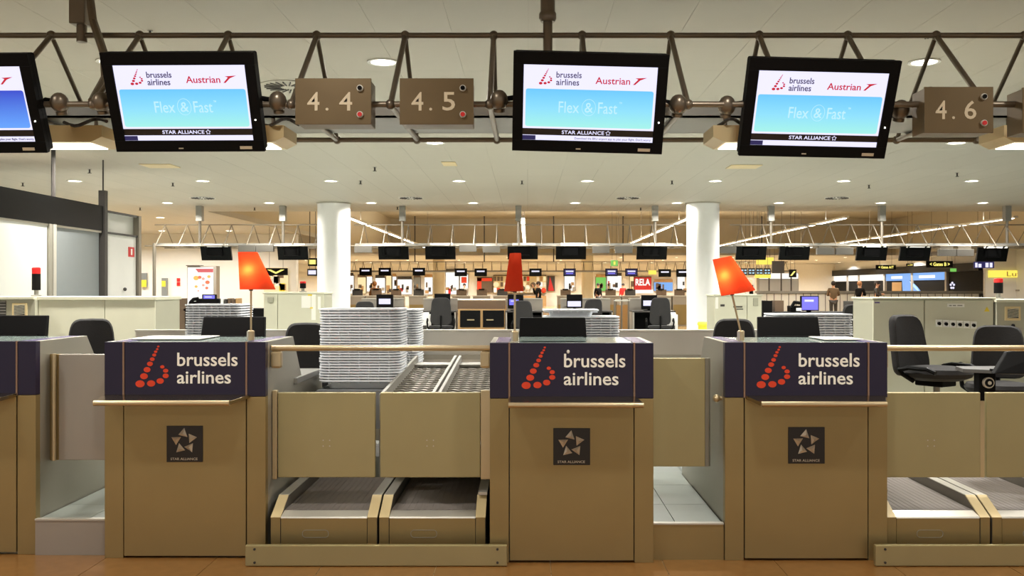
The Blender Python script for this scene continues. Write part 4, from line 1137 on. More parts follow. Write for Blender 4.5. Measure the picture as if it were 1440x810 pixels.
# ------------------------------------------------------------------ opposite row of desks (seen from the clerks' side)
def lit_monitor(px, p_top, p_bot, Yd, w, label, zdesk, lit=M['screen_lit'], frac=(.08, .92, .08, .92)):
    t = P(px, p_top, Yd); b = P(px, p_bot, Yd)
    r = root('kiosk_monitor', (t.x, Yd, zdesk), label, 'monitor', 'lit desk monitors')
    h = t.z - b.z
    MB().box(t.x - w / 2, t.x + w / 2, Yd, Yd + .05, b.z, t.z).build('casing', M['black'], r, bev=.006)
    sc_ = MB().box(t.x - w / 2 + w * frac[0], t.x - w / 2 + w * frac[1], Yd - .004, Yd, b.z + h * frac[2], b.z + h * frac[3]).build('display', lit, r)
    MB().box(t.x - w * .3, t.x + w * .2, Yd - .006, Yd - .004, b.z + h * (frac[2] + (frac[3] - frac[2]) * .62), b.z + h * (frac[2] + (frac[3] - frac[2]) * .78)).build('window_bar', M['screen_white'], sc_)
    MB().box(t.x - .03, t.x + .03, Yd + .05, Yd + .09, zdesk, b.z + h * .5).build('neck', M['black'], r)
    MB().box(t.x - .11, t.x + .11, Yd - .02, Yd + .16, zdesk, zdesk + .015).build('foot', M['black'], r)
    return r
def clerk_desk(p0, p1, Yd, label, zt=.97, dark=True):
    a = (p0 - CX) * Yd / F; b = (p1 - CX) * Yd / F
    r = root('clerk_desk', ((a + b) / 2, Yd, PLAT), label, 'desk', 'clerk desks of the opposite row')
    MB().box(a, b, Yd, Yd + .7, zt - .03, zt).build('desk_top', M['dark'], r)
    for x in (a, b - .03):
        MB().box(x, x + .03, Yd, Yd + .7, PLAT - .01, zt - .03).build('side_panel', M['gate'], r)
    MB().box(a + .03, b - .03, Yd + .55, Yd + .58, PLAT - .01, zt - .03).build('modesty_panel', M['black'], r)
    MB().box(b - .28, b - .03, Yd + .05, Yd + .5, PLAT - .01, zt - .1).build('drawer_block', M['black'], r)
    MB().box(a, b, Yd + .7, Yd + .74, PLAT - .01, 1.21).build('front_screen', M['gate'], r)
    MB().box(a, b, Yd + .68, Yd + .86, 1.21, 1.235).build('counter_ledge', M['steel_bright'], r)
    return r
YD = 20.0
clerk_desk(500, 562, YD, 'dark clerk desk with monitor just past the white column by the trays')
clerk_desk(590, 641, YD, 'dark clerk desk with chair beside the two black lockers')
clerk_desk(711, 764, YD, 'dark clerk desk with chair behind the unlit lamp')
clerk_desk(790, 862, YD, 'dark clerk desk with chair behind the middle tray stack')
clerk_desk(890, 950, YD, 'dark clerk desk with chair and white box next to the yellow bin column')
zd = .97
wl2 = M['screen_white']
lit_monitor(541, 414, 433, YD + .25, .36, 'black monitor with a white window beside the white column', zd, wl2, (.15, .85, .28, .68))
lit_monitor(622, 413, 434, YD + .3, .34, 'black monitor mostly hidden by the chair near the black lockers', zd, M['screen_lit'], (.78, .95, .15, .6))
lit_monitor(725, 414, 434, YD + .25, .34, 'black monitor with a lilac window behind the unlit lamp pole', zd, M['screen_lit'], (.1, .7, .25, .65))
lit_monitor(808, 414, 433, YD + .25, .34, 'black monitor with a pale window over the middle tray stack', zd, wl2, (.06, .9, .1, .5))
lit_monitor(913, 415, 435, YD + .25, .34, 'black monitor with a pale window beside the tall chair', zd, wl2, (.12, .85, .25, .62))
def far_chair(px, Yd, face, label, seat=.48):
    office_chair(((px - CX) * Yd / F, Yd, PLAT - .01), face, label, seat_z=seat, back_h=.55, group='office chairs of the opposite row', bw=.42)
far_chair(516, 19.2, math.pi, 'black office chair pushed in beside the white column', .40)
far_chair(620, 18.9, math.pi + .1, 'black office chair at the desk next to the black lockers')
far_chair(740, 19.0, math.pi - .3, 'black office chair at the desk behind the unlit lamp', .42)
far_chair(827, 19.1, math.pi + .4, 'black office chair at the desk behind the middle trays', .45)
far_chair(928, 18.9, math.pi - .1, 'tall black office chair beside the white box')
r = root('locker_pair', (P(678, 450, YD).x, YD, PLAT), 'pair of black locker doors in a light wood frame between two desks', 'locker')
Xd = lambda px: (px - CX) * YD / F
Zd = lambda py: EYE - (py - CY) * YD / F
MB().box(Xd(644), Xd(710), YD + .02, YD + .6, PLAT - .01, Zd(435)).build('body', M['wood'], r)
for a, b, hx in ((647, 675.5, 663), (679, 709, 690)):
    d = MB().box(Xd(a), Xd(b), YD - .01, YD + .02, Zd(460), Zd(436.5)).build('door', M['black'], r, bev=.004)
    MB().box(Xd(hx - 6), Xd(hx + 4), YD - .03, YD - .01, Zd(450.5), Zd(449)).build('handle', M['brass'], d)
MB().box(Xd(642), Xd(710), YD + .3, YD + .34, Zd(435), Zd(422)).build('glass_upstand', M['brown'], r)
MB().tube((Xd(642), YD + .3, Zd(422)), (Xd(710), YD + .3, Zd(422)), .02, 8).build('grab_rail', M['steel_bright'], r, True)
for px, lab in ((598, 'small white bottle crate on the floor under the desk by the lockers'), (947, 'white office machine on the floor beside the tall chair')):
    c = P(px, 462, 19.0)
    r = root('white_box', (c.x, 19.0, PLAT), lab, 'box')
    MB().box(c.x - .09, c.x + .09, 19.0, 19.3, PLAT - .01, .92).build('body', M['white'], r, bev=.01)
    MB().box(c.x - .05, c.x + .03, 18.98, 19.0, .62, .70).build('slot', M['dark'], r)
    MB().box(c.x - .06, c.x + .06, 19.05, 19.2, .92, .96).build('lid', M['paper'], r, bev=.01)
r = root('grab_rail_stand', (Xd(876), YD + .2, PLAT), 'steel posts with a grab rail between the middle desks', 'railing')
for px in (866, 876, 886):
    MB().tube((Xd(px), YD + .3, PLAT), (Xd(px), YD + .3, Zd(421)), .02, 8).build('post', M['truss_pale'], r, True)
MB().tube((Xd(865), YD + .3, Zd(423)), (Xd(888), YD + .3, Zd(423)), .022, 8).build('grab_rail', M['steel_bright'], r, True)
# clerk place beyond the upright lamp
YK = 15.5
lit_monitor(294, 414, 424.5, YK, .235, 'small kiosk screen glowing lilac by the poster corner', 1.18, M['screen_lit'], (.1, .9, .12, .88))
Xk = lambda px: (px - CX) * YK / F
Zk = lambda py: EYE - (py - CY) * YK / F
r = root('kiosk_desk', (Xk(310), YK, PLAT), 'black desk with printers under the lilac kiosk screen', 'desk')
MB().box(Xk(258), Xk(375), YK, YK + .6, Zk(437), Zk(434)).build('desk_top', M['black'], r)
MB().box(Xk(260), Xk(264), YK, YK + .6, PLAT - .01, Zk(437)).build('side_panel', M['black'], r)
MB().box(Xk(345), Xk(372), YK, YK + .6, PLAT - .01, Zk(437)).build('drawer_block', M['black'], r)
MB().box(Xk(276), Xk(308), YK - .02, YK + .3, Zk(434), Zk(420)).build('printer_shelf', M['black'], r, bev=.01)
r = root('desk_telephone', (Xk(274), YK, 1.1), 'black telephone handset beside the lilac kiosk screen', 'telephone')
MB().path([(Xk(268), YK - .03, Zk(432)), (Xk(269), YK - .03, Zk(425)), (Xk(273), YK - .03, Zk(421)), (Xk(280), YK - .03, Zk(420))], .03, 8).build('handset', M['black'], r, True)
MB().box(Xk(270), Xk(284), YK, YK + .2, Zk(434), Zk(424)).build('base', M['black'], r, bev=.01)
for k, px in enumerate((312, 317, 322, 328, 333)):
    tag(MB().box(Xk(px) - .02, Xk(px) + .02, YK, YK + .22, Zk(434), Zk(419.5 + k % 2)).build('binder', (M['paper'], M['dark'], M['brown'], M['brown'], M['wood'])[k], None, bev=.002),
        ('white binder', 'black binder', 'dark brown binder', 'wide brown binder', 'light wood box file')[k] + ' standing beside the lilac kiosk screen', 'binder', 'binders by the kiosk screen')
r = root('partition_board', (Xk(240), YK, PLAT), 'grey and brown desk partition below the fire banner', 'partition')
MB().box(Xk(222), Xk(247), YK, YK + .05, PLAT - .01, Zk(420)).build('grey_board', M['dark'], r)
MB().box(Xk(250), Xk(262), YK, YK + .05, PLAT - .01, Zk(419.5)).build('brown_board', M['brown'], r)
MB().box(Xk(247), Xk(250), YK, YK + .05, PLAT - .01, Zk(423)).build('board_post', M['black'], r)
office_chair((Xk(230), 14.4, PLAT - .01), math.radians(80), 'dark office chair before the grey and brown desk partition', seat_z=.55, back_h=.45)
tag(MB().plate(.36, .36, -.02, .02, 0, .3).build('seat_pad', M['teal'], None, True), 'teal seat pad on the dark chair by the partition', 'cushion').location = (Xk(232), 14.4, .80)
# clerk place beyond the leaning lamp
YK = 13.8
lit_monitor(1139, 416, 437, YK, .27, 'bright lilac kiosk screen behind the leaning lamp counter', .98, M['screen_lit'], (.06, .94, .06, .94))
MB_ = root('kiosk_desk', (Xk(1150), YK, PLAT), 'black desk carrying the bright lilac screen and telephone', 'desk')
MB().box(Xk(1072), Xk(1226), YK - .05, YK + .6, Zk(442), Zk(439)).build('desk_top', M['black'], MB_)
MB().box(Xk(1072), Xk(1086), YK, YK + .5, PLAT - .01, Zk(423)).build('black_cabinet', M['black'], MB_)
MB().box(Xk(1097), Xk(1110), YK + .3, YK + .5, PLAT - .01, Zk(423)).build('brown_board', M['brown'], MB_)
MB().box(Xk(1205), Xk(1226), YK + .2, YK + .6, PLAT - .01, Zk(424)).build('grey_cabinet', M['dark'], MB_)
r = root('desk_telephone', (Xk(1119), YK, 1.1), 'black telephone beside the bright lilac screen', 'telephone')
MB().box(Xk(1112), Xk(1126), YK - .02, YK + .2, Zk(438.5), Zk(430)).build('base', M['black'], r, bev=.01)
MB().path([(Xk(1112), YK - .04, Zk(432)), (Xk(1116), YK - .04, Zk(425)), (Xk(1124), YK - .04, Zk(426))], .025, 8).build('handset', M['black_gloss'], r, True)
MB().box(Xk(1119), Xk(1126), YK - .04, YK - .02, Zk(437), Zk(433)).build('keypad', M['paper'], r)
r = root('card_reader', (Xk(1222), YK, 1.1), 'white slanted card terminal by the switch cabinet corner', 'terminal')
MB().hexa([(Xk(1220), YK, Zk(437)), (Xk(1226), YK, Zk(438)), (Xk(1226), YK + .05, Zk(438)), (Xk(1220), YK + .05, Zk(437)), (Xk(1217), YK + .02, Zk(426)), (Xk(1221), YK + .02, Zk(424)), (Xk(1221), YK + .06, Zk(424)), (Xk(1217), YK + .06, Zk(426))]).build('body', M['paper'], r)
MB().box(Xk(1220.5), Xk(1223), YK - .005, YK + .005, Zk(434), Zk(430)).build('keys', M['dark'], r)
office_chair(((1187 - CX) * 13.0 / F, 13.0, PLAT - .01), math.pi + .15, 'black office chair before the bright lilac kiosk screen', seat_z=.50, back_h=.50)

# ------------------------------------------------------------------ third row of counters, facing this way
Y3 = 36.0
for k, px in enumerate((500, 527, 555, 587, 648, 677, 706, 796, 860, 888, 932, 958)):
    X = (px - CX) * Y3 / F
    nb = ('first past the white column', 'second past the white column', 'third past the white column', 'before the beige column', 'just past the beige column', 'below the round wood display', 'hidden beside the unlit lamp shade', 'beside the second beige column', 'below the green shop poster', 'below the white shop poster', 'below the blue shop posters', 'last before the second white column')[k]
    r = root('distant_counter', (X, Y3, 0), 'grey distant check-in counter, ' + nb, 'counter', 'distant counters of the third row')
    MB().box(X - .33, X + .33, Y3, Y3 + .55, -.003, 1.13).build('body', M['gate'], r)
    MB().box(X - .35, X + .35, Y3 - .03, Y3 + .6, 1.13, 1.17).build('counter_top', M['steel_bright'], r)
    MB().box(X - .30, X + .30, Y3 - .012, Y3, .05, .82).build('front_panel', M['steel'], r)
    MB().box(X - .20, X + .20, Y3 + .4, Y3 + .45, 1.17, 1.40).build('monitor_back', M['brown'] if k % 3 else M['dark'], r)
    MB().box(X - .12, X + .10, Y3 + .36, Y3 + .5, 1.38, 1.43).build('monitor_cap', M['black'], r)
# low wood fronts standing in front of them
for k, (a, b) in enumerate(((642, 712), (867, 905))):
    X0, X1 = (a - CX) * 33 / F, (b - CX) * 33 / F
    r = root('queue_barrier', ((X0 + X1) / 2, 33, 0), ('light wood barrier panel beyond the black lockers', 'light wood barrier panel beyond the glass partition')[k], 'barrier')
    MB().box(X0, X1, 33, 33.1, -.003, .85).build('panel', M['wood'], r)
    for x in (X0, X1):
        MB().tube((x, 33.05, 0), (x, 33.05, .98), .03, 8).build('post', M['truss_pale'], r)

# ------------------------------------------------------------------ third gantry with lit departure screens
Y4 = 53.4
r = root('distant_gantry', (0, Y4, 2.44), 'thin distant gantry hung in the tan light well', 'gantry')
for nm, y, z in (('top_chord', Y4 + .6, 2.97), ('front_chord', Y4, 2.44), ('back_chord', Y4 + 1.2, 2.44)):
    MB().tube((-10.3, y, z), (15, y, z), .022, 6).build(nm, M['truss'], r)
lt = MB()
for k in range(48):
    x = -10.0 + k * PITCH
    lt.tube((x, Y4 + .6, 2.97), (x, Y4, 2.44), .016, 4).tube((x, Y4 + .6, 2.97), (x, Y4 + 1.2, 2.44), .016, 4)
lt.build('lattice', M['truss'], r)['kind'] = 'stuff'
MB().box(-10.3, 15, Y4 + .3, Y4 + .9, 2.38, 2.42).build('cable_tray', M['grey_metal'], r)
for x in (-6.5, -2.5, 1.5, 5.5, 9.5, 13.5):
    MB().tube((x, Y4 + .6, 2.97), (x, Y4 + .6, 5.6), .035, 6).build('hanger_post', M['dark'], r)
for k, (px, py) in enumerate(((514, 382), (541, 382), (589, 382), (648, 383), (676, 383), (753, 383), (801, 383), (860, 383), (888, 383), (935, 384), (960, 384))):
    Ys = Y4 - .1
    c = P(px, py, Ys)
    blue = px in (801, 860, 888)
    s = root('departure_screen', c, 'small lit departure screen on the distant gantry ' + ('nearest the white column by the trays', 'second from the white column by the trays', 'before the beige column', 'past the beige column', 'above the round wood display', 'past the unlit lamp shade', 'before the second beige column', 'under the green sign', 'past the green sign', 'before the second white column', 'touching the second white column')[k], 'screen', 'departure screens on the distant gantry')
    MB().box(c.x - .35, c.x + .35, Ys, Ys + .1, c.z - .22, c.z + .22).build('casing', M['black'], s)
    d = MB().box(c.x - .30, c.x + .30, Ys - .01, Ys, c.z - .17, c.z + .17).build('display', M['screen_navy'] if blue else M['black_gloss'], s)
    MB().box(c.x - .22, c.x + .22, Ys - .02, Ys - .01, c.z + .02, c.z + .10).build('text_line', M['screen_white'], d)
    if blue: MB().box(c.x - .20, c.x + .20, Ys - .02, Ys - .01, c.z - .09, c.z - .03).build('text_line', M['screen_lit'], d)
    MB().tube((c.x, Ys + .1, c.z + .1), (c.x, Y4 + .1, 2.44), .03, 6).build('mount_arm', M['black'], s)
for px, lab in ((617, 'beige column standing far behind the black lockers'), (826, 'beige column standing far behind the unlit lamp')):
    X = (px - CX) * 57 / F
    r = root('far_column', (X, 57, 0), lab, 'column', 'beige columns')
    MB().lathe((X, 57, 0), [(.36, 0), (.36, CEIL)], 24).build('shaft', M['beige'], r, True)
    MB().lathe((X, 57, 0), [(.42, 0), (.42, .12)], 24).build('plinth', M['beige'], r, True)

# ------------------------------------------------------------------ far shops
YS = 76.0
struct(MB().box(-45, 45, YS + .3, YS + .6, 0, CEIL).build('wall_back', mat('cream_wall', (244, 236, 220), .6, var=.03)))
def shop(x0, x1, y0, y1, m, name, label, cat, Yq=YS, frame=True):
    a = P(x0, y1, Yq); b = P(x1, y0, Yq)
    r = root(name, ((a.x + b.x) / 2, Yq, 0), label, cat)
    MB().box(a.x, b.x, Yq, Yq + .12, a.z, b.z).build('panel', m, r)
    if frame: MB().box(a.x - .02, b.x + .02, Yq + .12, Yq + .3, max(0, a.z - .02), b.z + .08).build('frame', M['brown'], r)
    return r, a, b
W_, WM = M['lightbox'], M['lightbox_warm']
for n, (x0, x1, y0, y1, m, lab) in enumerate((
    (484, 497, 388, 413, W_, 'lit white shop window beside the white column'),
    (503, 514, 390, 413, WM, 'lit yellow shop window with dark items'),
    (516, 523, 389, 410, W_, 'narrow lit white shop window'),
    (528, 541, 391, 412, W_, 'lit white shop window behind the fur-coated person'),
    (543, 550, 388, 412, WM, 'narrow warm shop window'),
    (552, 557, 389, 407, W_, 'slim white notice board of the shops'),
    (559, 579, 393, 414, W_, 'wide white shop window before the grey door'),
    (582, 591, 390, 407, M['grey_panel'], 'grey shop door between white windows'),
    (597, 608, 390, 414, W_, 'white shop window next to the beige column'),
    (627, 645, 383, 414, W_, 'tall white shop window past the beige column'),
    (794, 808, 386, 409, W_, 'white lit poster before the second beige column'),
    (838, 852, 390, 409, M['lightbox_green'], 'green lit shop poster'),
    (854, 874, 388, 409, W_, 'white lit shop poster beside the green one'),
    (886, 891, 389, 408, WM, 'narrow warm strip beside the red sign'),
    (920, 946, 397, 409, M['lightbox_blue'], 'blue lit shop posters past the red sign'),
    (953, 963, 388, 411, W_, 'white lit window before the second white column'))):
    r, a, b = shop(x0, x1, y0, y1, m, 'shop_window', lab, 'shop window')
    rnd = random.Random(n)
    for k in range(2 + int((x1 - x0) / 6)):
        x = a.x + (b.x - a.x) * rnd.random() * .8; z = a.z + (b.z - a.z) * rnd.random() * .5
        MB().box(x, x + .1 + .2 * rnd.random(), YS - .04, YS, max(a.z, z - .1), z + .1 + .3 * rnd.random()).build('shop_goods', (M['brown'], M['wood'], M['dark'], M['gate'], M['red'])[k % 5], r)
    MB().box(a.x, b.x, YS - .03, YS, b.z, b.z + .25).build('shop_fascia', (M['dark'], M['brown'], M['wood'])[n % 3], r)
r, a, b = shop(647, 658, 386, 410, W_, 'shop_poster', 'white poster with an orange mark past the beige column', 'poster')
MB().box(a.x + .1, b.x - .1, YS - .02, YS, a.z + .7, b.z - .2).build('printed_mark', M['red_dot'], r)
r, a, b = shop(671, 692, 391, 411, M['brown'], 'wood_display', 'reddish wood food display with pictures', 'display')
MB().box(a.x, a.x + .35, YS - .03, YS, a.z, b.z).build('red_post', M['red_dot'], r); MB().box(a.x, b.x, YS - .03, YS, b.z - .25, b.z).build('red_header', M['red_dot'], r)
cols = [M['lightbox_warm'], M['paper'], M['red_dot'], M['wood'], M['lightbox'], M['brown'], M['cream']]
r, a, b = shop(694, 768, 388, 412, M['cream'], 'food_counter', 'long food counter with a wall of colourful food pictures', 'food counter')
rnd = random.Random(5)
for i in range(16):
    for j in range(3):
        x = a.x + (b.x - a.x) * (i + .1) / 16; z = a.z + (b.z - a.z) * (j + .1) / 3
        MB().box(x, x + (b.x - a.x) / 16 * .8, YS - .04, YS, z, z + (b.z - a.z) / 3 * .8).build('food_picture', rnd.choice(cols), r)
for i in range(10):
    x = a.x + (b.x - a.x) * (i + .5) / 10
    MB().ball((x, YS - .3, a.z + rnd.random() * .7), .22, 8, 6).build('food_basket', rnd.choice(cols), r)
MB().box(a.x, b.x, YS - .5, YS - .05, 0, a.z - .22).build('counter_base', M['wood'], r)
r, a, b = shop(770, 780, 389, 409, M['dark'], 'shop_poster', 'dark poster with a red flash before the white poster', 'poster')
MB().prism([(a.x + .05, a.z), (b.x - .05, a.z), (a.x + .2, b.z)], YS - .02, YS, 'y').build('printed_mark', M['red'], r)
r, a, b = shop(892, 916, 390, 408, M['red'], 'shop_sign', 'red shop sign with white letters RELA', 'sign')
text('lettering', 'RELA', a.x + .1, b.x - .1, a.z + .38, b.z - .12, YS - .02, W_, r, bold=.03, local=False)
MB().box(a.x - .1, b.x + .15, YS - .03, YS - .01, a.z - .25, a.z + .02).build('white_caption', W_, r)
# green exit sign and small signs hung under the well
def hung_sign(x0, x1, y0, y1, Yq, m, label, txt=None, tm=None, top=None):
    a = P(x0, y1, Yq); b = P(x1, y0, Yq)
    r = root('hanging_sign', ((a.x + b.x) / 2, Yq, a.z), label, 'sign', 'hanging signs')
    MB().box(a.x, b.x, Yq, Yq + .08, a.z, b.z).build('panel', m, r)
    if txt: text('lettering', txt, a.x + (b.x - a.x) * .12, b.x - (b.x - a.x) * .12, a.z + (b.z - a.z) * .22, b.z - (b.z - a.z) * .22, Yq - .01, tm, r, bold=.02, local=False)
    zt = top or (5.6 if 24 < Yq < 56 and -8 < a.x < 22 else CEIL)
    for x in (a.x + (b.x - a.x) * .2, b.x - (b.x - a.x) * .2):
        MB().tube((x, Yq + .04, b.z), (x, Yq + .04, zt), .007, 6).build('hanger_rod', M['dark'], r)
    return r, a, b
r, a, b = hung_sign(859, 869, 366, 374, 45, M['lightbox_green'], 'green emergency exit sign hung before the second beige column')
MB().box((a.x + b.x) / 2 - .04, (a.x + b.x) / 2 + .05, 44.98, 45, a.z + .06, b.z - .06).build('pictogram', M['lightbox_yellow'], r)
hung_sign(912, 923, 380, 386, 50, M['lightbox_yellow'], 'small pale yellow sign near the second white column')
hung_sign(1232, 1260, 372.5, 379, 50, M['black'], 'black hanging sign with yellow gates A and T lettering', '< Gates A/T', M['yellow_text'])
hung_sign(1275, 1285, 370.5, 374.5, 50, M['black'], 'small black hanging sign between the two gate signs', '->', M['yellow_text'])
hung_sign(1303, 1340, 367, 376, 46, M['black'], 'black hanging sign with yellow gates B lettering', '< Gates B >', M['yellow_text'])
hung_sign(1337, 1345, 377.5, 382, 52, M['lightbox_green'], 'small green exit sign on the dark lounge front')
hung_sign(1370, 1398, 368, 377, 42, M['screen_navy'], 'navy hanging sign with white pictograms beside the yellow shop band')
for a_, b_, c_ in ((1371.5, 1374.5, 0), (1376, 1380, 1), (1386, 1390, 0), (1392, 1395.5, 0)):
    q_ = P(a_, 376, 41.98); w_ = P(b_, 369.5 + 1.5 * c_, 41.98)
    MB().box(q_.x, w_.x, 41.97, 41.99, q_.z, w_.z).build('pictogram', M['screen_white'], [o for o in COL.objects if o.get('label', '').startswith('navy hanging')][0])
hung_sign(1110, 1120, 379, 390, 48, M['black'], 'small black hanging sign with a yellow arrow above the white lockers', '/', M['yellow_text'])
hung_sign(1064, 1088, 362, 372, 42, M['lightbox_yellow'], 'yellow hanging sign above the small departure boards')
for k in range(4):
    hung_sign(1041 + k * 11, 1051 + k * 11, 377, 387, 44, M['dark'], 'small departure board with rows of pale figures above the white lockers', '::', M['screen_pale'])
hung_sign(1086, 1103, 367, 384, 41, M['dark'], 'dark square sign beside the departure boards')
hung_sign(1062, 1084, 386, 391, 41, M['lightbox_yellow'], 'yellow band under the small departure boards', top=5.6)
hung_sign(372, 404, 377, 387, 30, M['black'], 'black hanging sign with a yellow arrow over the bright cafe', 'V', M['yellow_text'])
hung_sign(433, 446, 363, 374, 27, M['black'], 'black sign with a yellow lit block beside the white column', '-', M['yellow_text'])
hung_sign(432, 446, 378, 388, 26, M['dark'], 'dark sign with a white bar beside the white column', '-', M['screen_white'])

# ------------------------------------------------------------------ poster corner and bright cafe (behind the upright lamp)
wb = struct(MB().box(-45, -8.4, 34, 34.3, 0, CEIL).build('wall_far_left', M['white']))
MB().box((371 - CX) * 33.9 / F, (404 - CX) * 33.9 / F, 33.9, 34, .0, 2.2).build('cafe_opening', M['lightbox_warm'], wb)
rnd = random.Random(3)
for k in range(14):
    x = (374 + 28 * rnd.random() - CX) * 33.8 / F; z = .9 + 1.0 * rnd.random()
    MB().box(x - .1, x + .1, 33.8, 33.9, z, z + .1 + .2 * rnd.random()).build('cafe_goods', (M['wood'], M['white'], M['brown'], M['yellow'])[k % 4], wb)
YP = 30.0
Xp = lambda px: (px - CX) * YP / F
Zp = lambda py: EYE - (py - CY) * YP / F
r = root('poster_kiosk', (Xp(285), YP, 0), 'tall white poster kiosk with a red header and orange blots', 'poster stand')
MB().box(Xp(263), Xp(304), YP + .01, YP + .35, 0, Zp(374)).build('body', M['gate'], r)
pf = MB().box(Xp(264), Xp(300), YP - .01, YP + .01, .15, Zp(376)).build('poster', M['lightbox'], r)
MB().prism([(Xp(275), Zp(378)), (Xp(300), Zp(378)), (Xp(300), Zp(383)), (Xp(279), Zp(383))], YP - .02, YP - .01, 'y').build('red_header', glow('poster_red', (226, 96, 100), .8), pf)
bl = [glow('poster_orange', (245, 190, 90), .9), glow('poster_coral', (235, 120, 80), .9), glow('poster_pale_red', (240, 170, 150), .9)]
for k, (px, py, rr) in enumerate(((276, 391, 3.2), (281, 390, 2.2), (286, 392, 1.8), (294, 389, 2.0), (292, 397, 2.6), (286, 401, 1.6), (276, 403, 1.8), (291, 405, 1.8), (279, 409, 1.0))):
    R_ = rr * YP / F
    MB().prism([(Xp(px) + R_ * math.cos(i * .52) * 1.2, Zp(py) + R_ * math.sin(i * .52)) for i in range(12)], YP - .02, YP - .01, 'y').build('printed_blot', bl[k % 3], pf)
MB().box(Xp(263), Xp(282), YP - .1, YP + .3, Zp(374), Zp(373)).build('top_lamp', M['dark'], r)
r = root('hall_banner', (Xp(231.5) * 33.9 / YP, 33.9, 1.1), 'tall blue and yellow banner on the white wall', 'banner')
q = 33.9 / YP
MB().box(Xp(227.5) * q, Xp(235) * q, 33.88, 33.99, EYE - (420 - CY) * 33.9 / F, EYE - (391 - CY) * 33.9 / F).build('cloth', M['grey_panel'], r)
MB().box(Xp(228) * q, Xp(233) * q, 33.86, 33.88, EYE - (403 - CY) * 33.9 / F, EYE - (395 - CY) * 33.9 / F).build('printed_block', M['yellow'], r)
r = root('fire_sign', (Xp(249) * q, 33.9, 1.6), 'small red wall sign beside the tall banner', 'sign')
for y in (391, 397):
    MB().box(Xp(247.5) * q, Xp(252) * q, 33.97, 34, EYE - (y + 5 - CY) * 33.9 / F, EYE - (y - CY) * 33.9 / F).build('plate', M['red'], r)
r = root('hall_banner', (Xp(202) * q, 33.9, 1.1), 'blue and yellow banner half hidden by the white door wall', 'banner')
MB().box(Xp(198) * q, Xp(206) * q, 33.9, 33.99, 1.5, 2.0).build('cloth', M['grey_panel'], r)
MB().box(Xp(199) * q, Xp(206) * q, 33.88, 33.9, 1.5, 1.75).build('printed_block', M['yellow'], r)
beacon(426, 395.5, 405.5, 11.8, EYE - (411 - CY) * 11.5 / F, 'tiny red and black beacon on the cabinet with the notes')

# ------------------------------------------------------------------ dark lounge fronts and yellow band (other side of the hall)
XR = 25.0
Yr = lambda px: XR * F / (px - CX)
wr = struct(MB().box(XR + .05, XR + .3, 44, 100, 0, CEIL).build('wall_right', M['white']))
MB().box(XR - .2, XR + .05, Yr(1381), 95, 2.42, 2.87).build('fascia', M['black_gloss'], wr)
MB().box(XR, XR + .05, Yr(1382), Yr(1334), 0, 2.42).build('dark_panel', M['black'], wr)
for a, b in ((1120, 1140), (1142, 1165), (1167, 1192), (1194, 1208), (1210, 1243)):
    MB().box(XR - .05, XR + .05, Yr(a), Yr(b), 2.0, 2.42).build('lit_header', M['lightbox'], wr)
for a, b in ((1247, 1282), (1285, 1330)):
    MB().box(XR - .05, XR + .05, Yr(a), Yr(b), 1.95, 2.42).build('lit_header', M['lightbox_blue'], wr)
for a, b in ((1121, 1141), (1143, 1165), (1166.5, 1190), (1192, 1208), (1210, 1244), (1247, 1283), (1285, 1331)):
    MB().box(XR, XR + .05, Yr(a), Yr(b), 0, 1.97).build('dark_panel', M['black'], wr)
for a in (1120, 1141, 1166, 1193, 1209, 1245, 1284, 1332):
    MB().box(XR - .10, XR + .05, Yr(a) - .12, Yr(a) + .12, 0, 2.42).build('mullion', M['gate'], wr)
MB().box(XR - .03, XR, Yr(1255), Yr(1268), 0, 1.85).build('wood_door', M['wood'], wr)
def on_wall(px, py):
    return (Yr(px), EYE - (py - CY) * Yr(px) / F)
sw = MB().prism([on_wall(*q) for q in ((1269, 393), (1274, 392.5), (1280, 395), (1286, 399), (1291, 404), (1297, 412), (1270, 412))], XR - .03, XR - .01, 'x')
sw.build('globe_picture', M['lightbox_blue'], wr)
MB().prism([on_wall(*q) for q in ((1280, 395.5), (1286, 399.5), (1291, 405), (1294, 411), (1290, 408), (1284, 402))], XR - .05, XR - .03, 'x').build('globe_highlight', M['screen_pale'], wr)
for a, b in ((1255, 1270), (1294, 1316)):
    MB().box(XR - .08, XR - .05, Yr(a), Yr(b), 2.08, 2.26).build('header_print', M['lightbox'], wr)
for k, (px, z) in enumerate(((1128, 1.75), (1340, 1.6))):
    y = Yr(px)
    sm = MB()
    for i in range(5):
        a = math.pi / 2 + i * 2 * math.pi / 5
        sm.ball((XR - .03, y + .22 * math.cos(a), z + .16 * math.sin(a)), .07, 6, 4)
    sm.build('star_mark', M['screen_white'], wr)
MB().box(XR - .02, XR, Yr(1338), Yr(1350), 1.18, 1.26).build('lettering_bar', M['screen_white'], wr)
wf = struct(MB().box(23.45, 40, 48, 48.2, 0, CEIL).build('wall_front_right', M['white']))
yb_ = MB().box(23.6, 40, 47.9, 48, 2.0, 2.36).build('yellow_band', M['lightbox_yellow'], wf)
text('lettering', 'Lufthansa', 24.5, 26.6, 2.06, 2.3, 47.88, M['wood'], wf, local=False)
MB().box(25.0, 26.5, 47.7, 48, 1.3, 1.38).build('wall_shelf', M['gate'], wf)
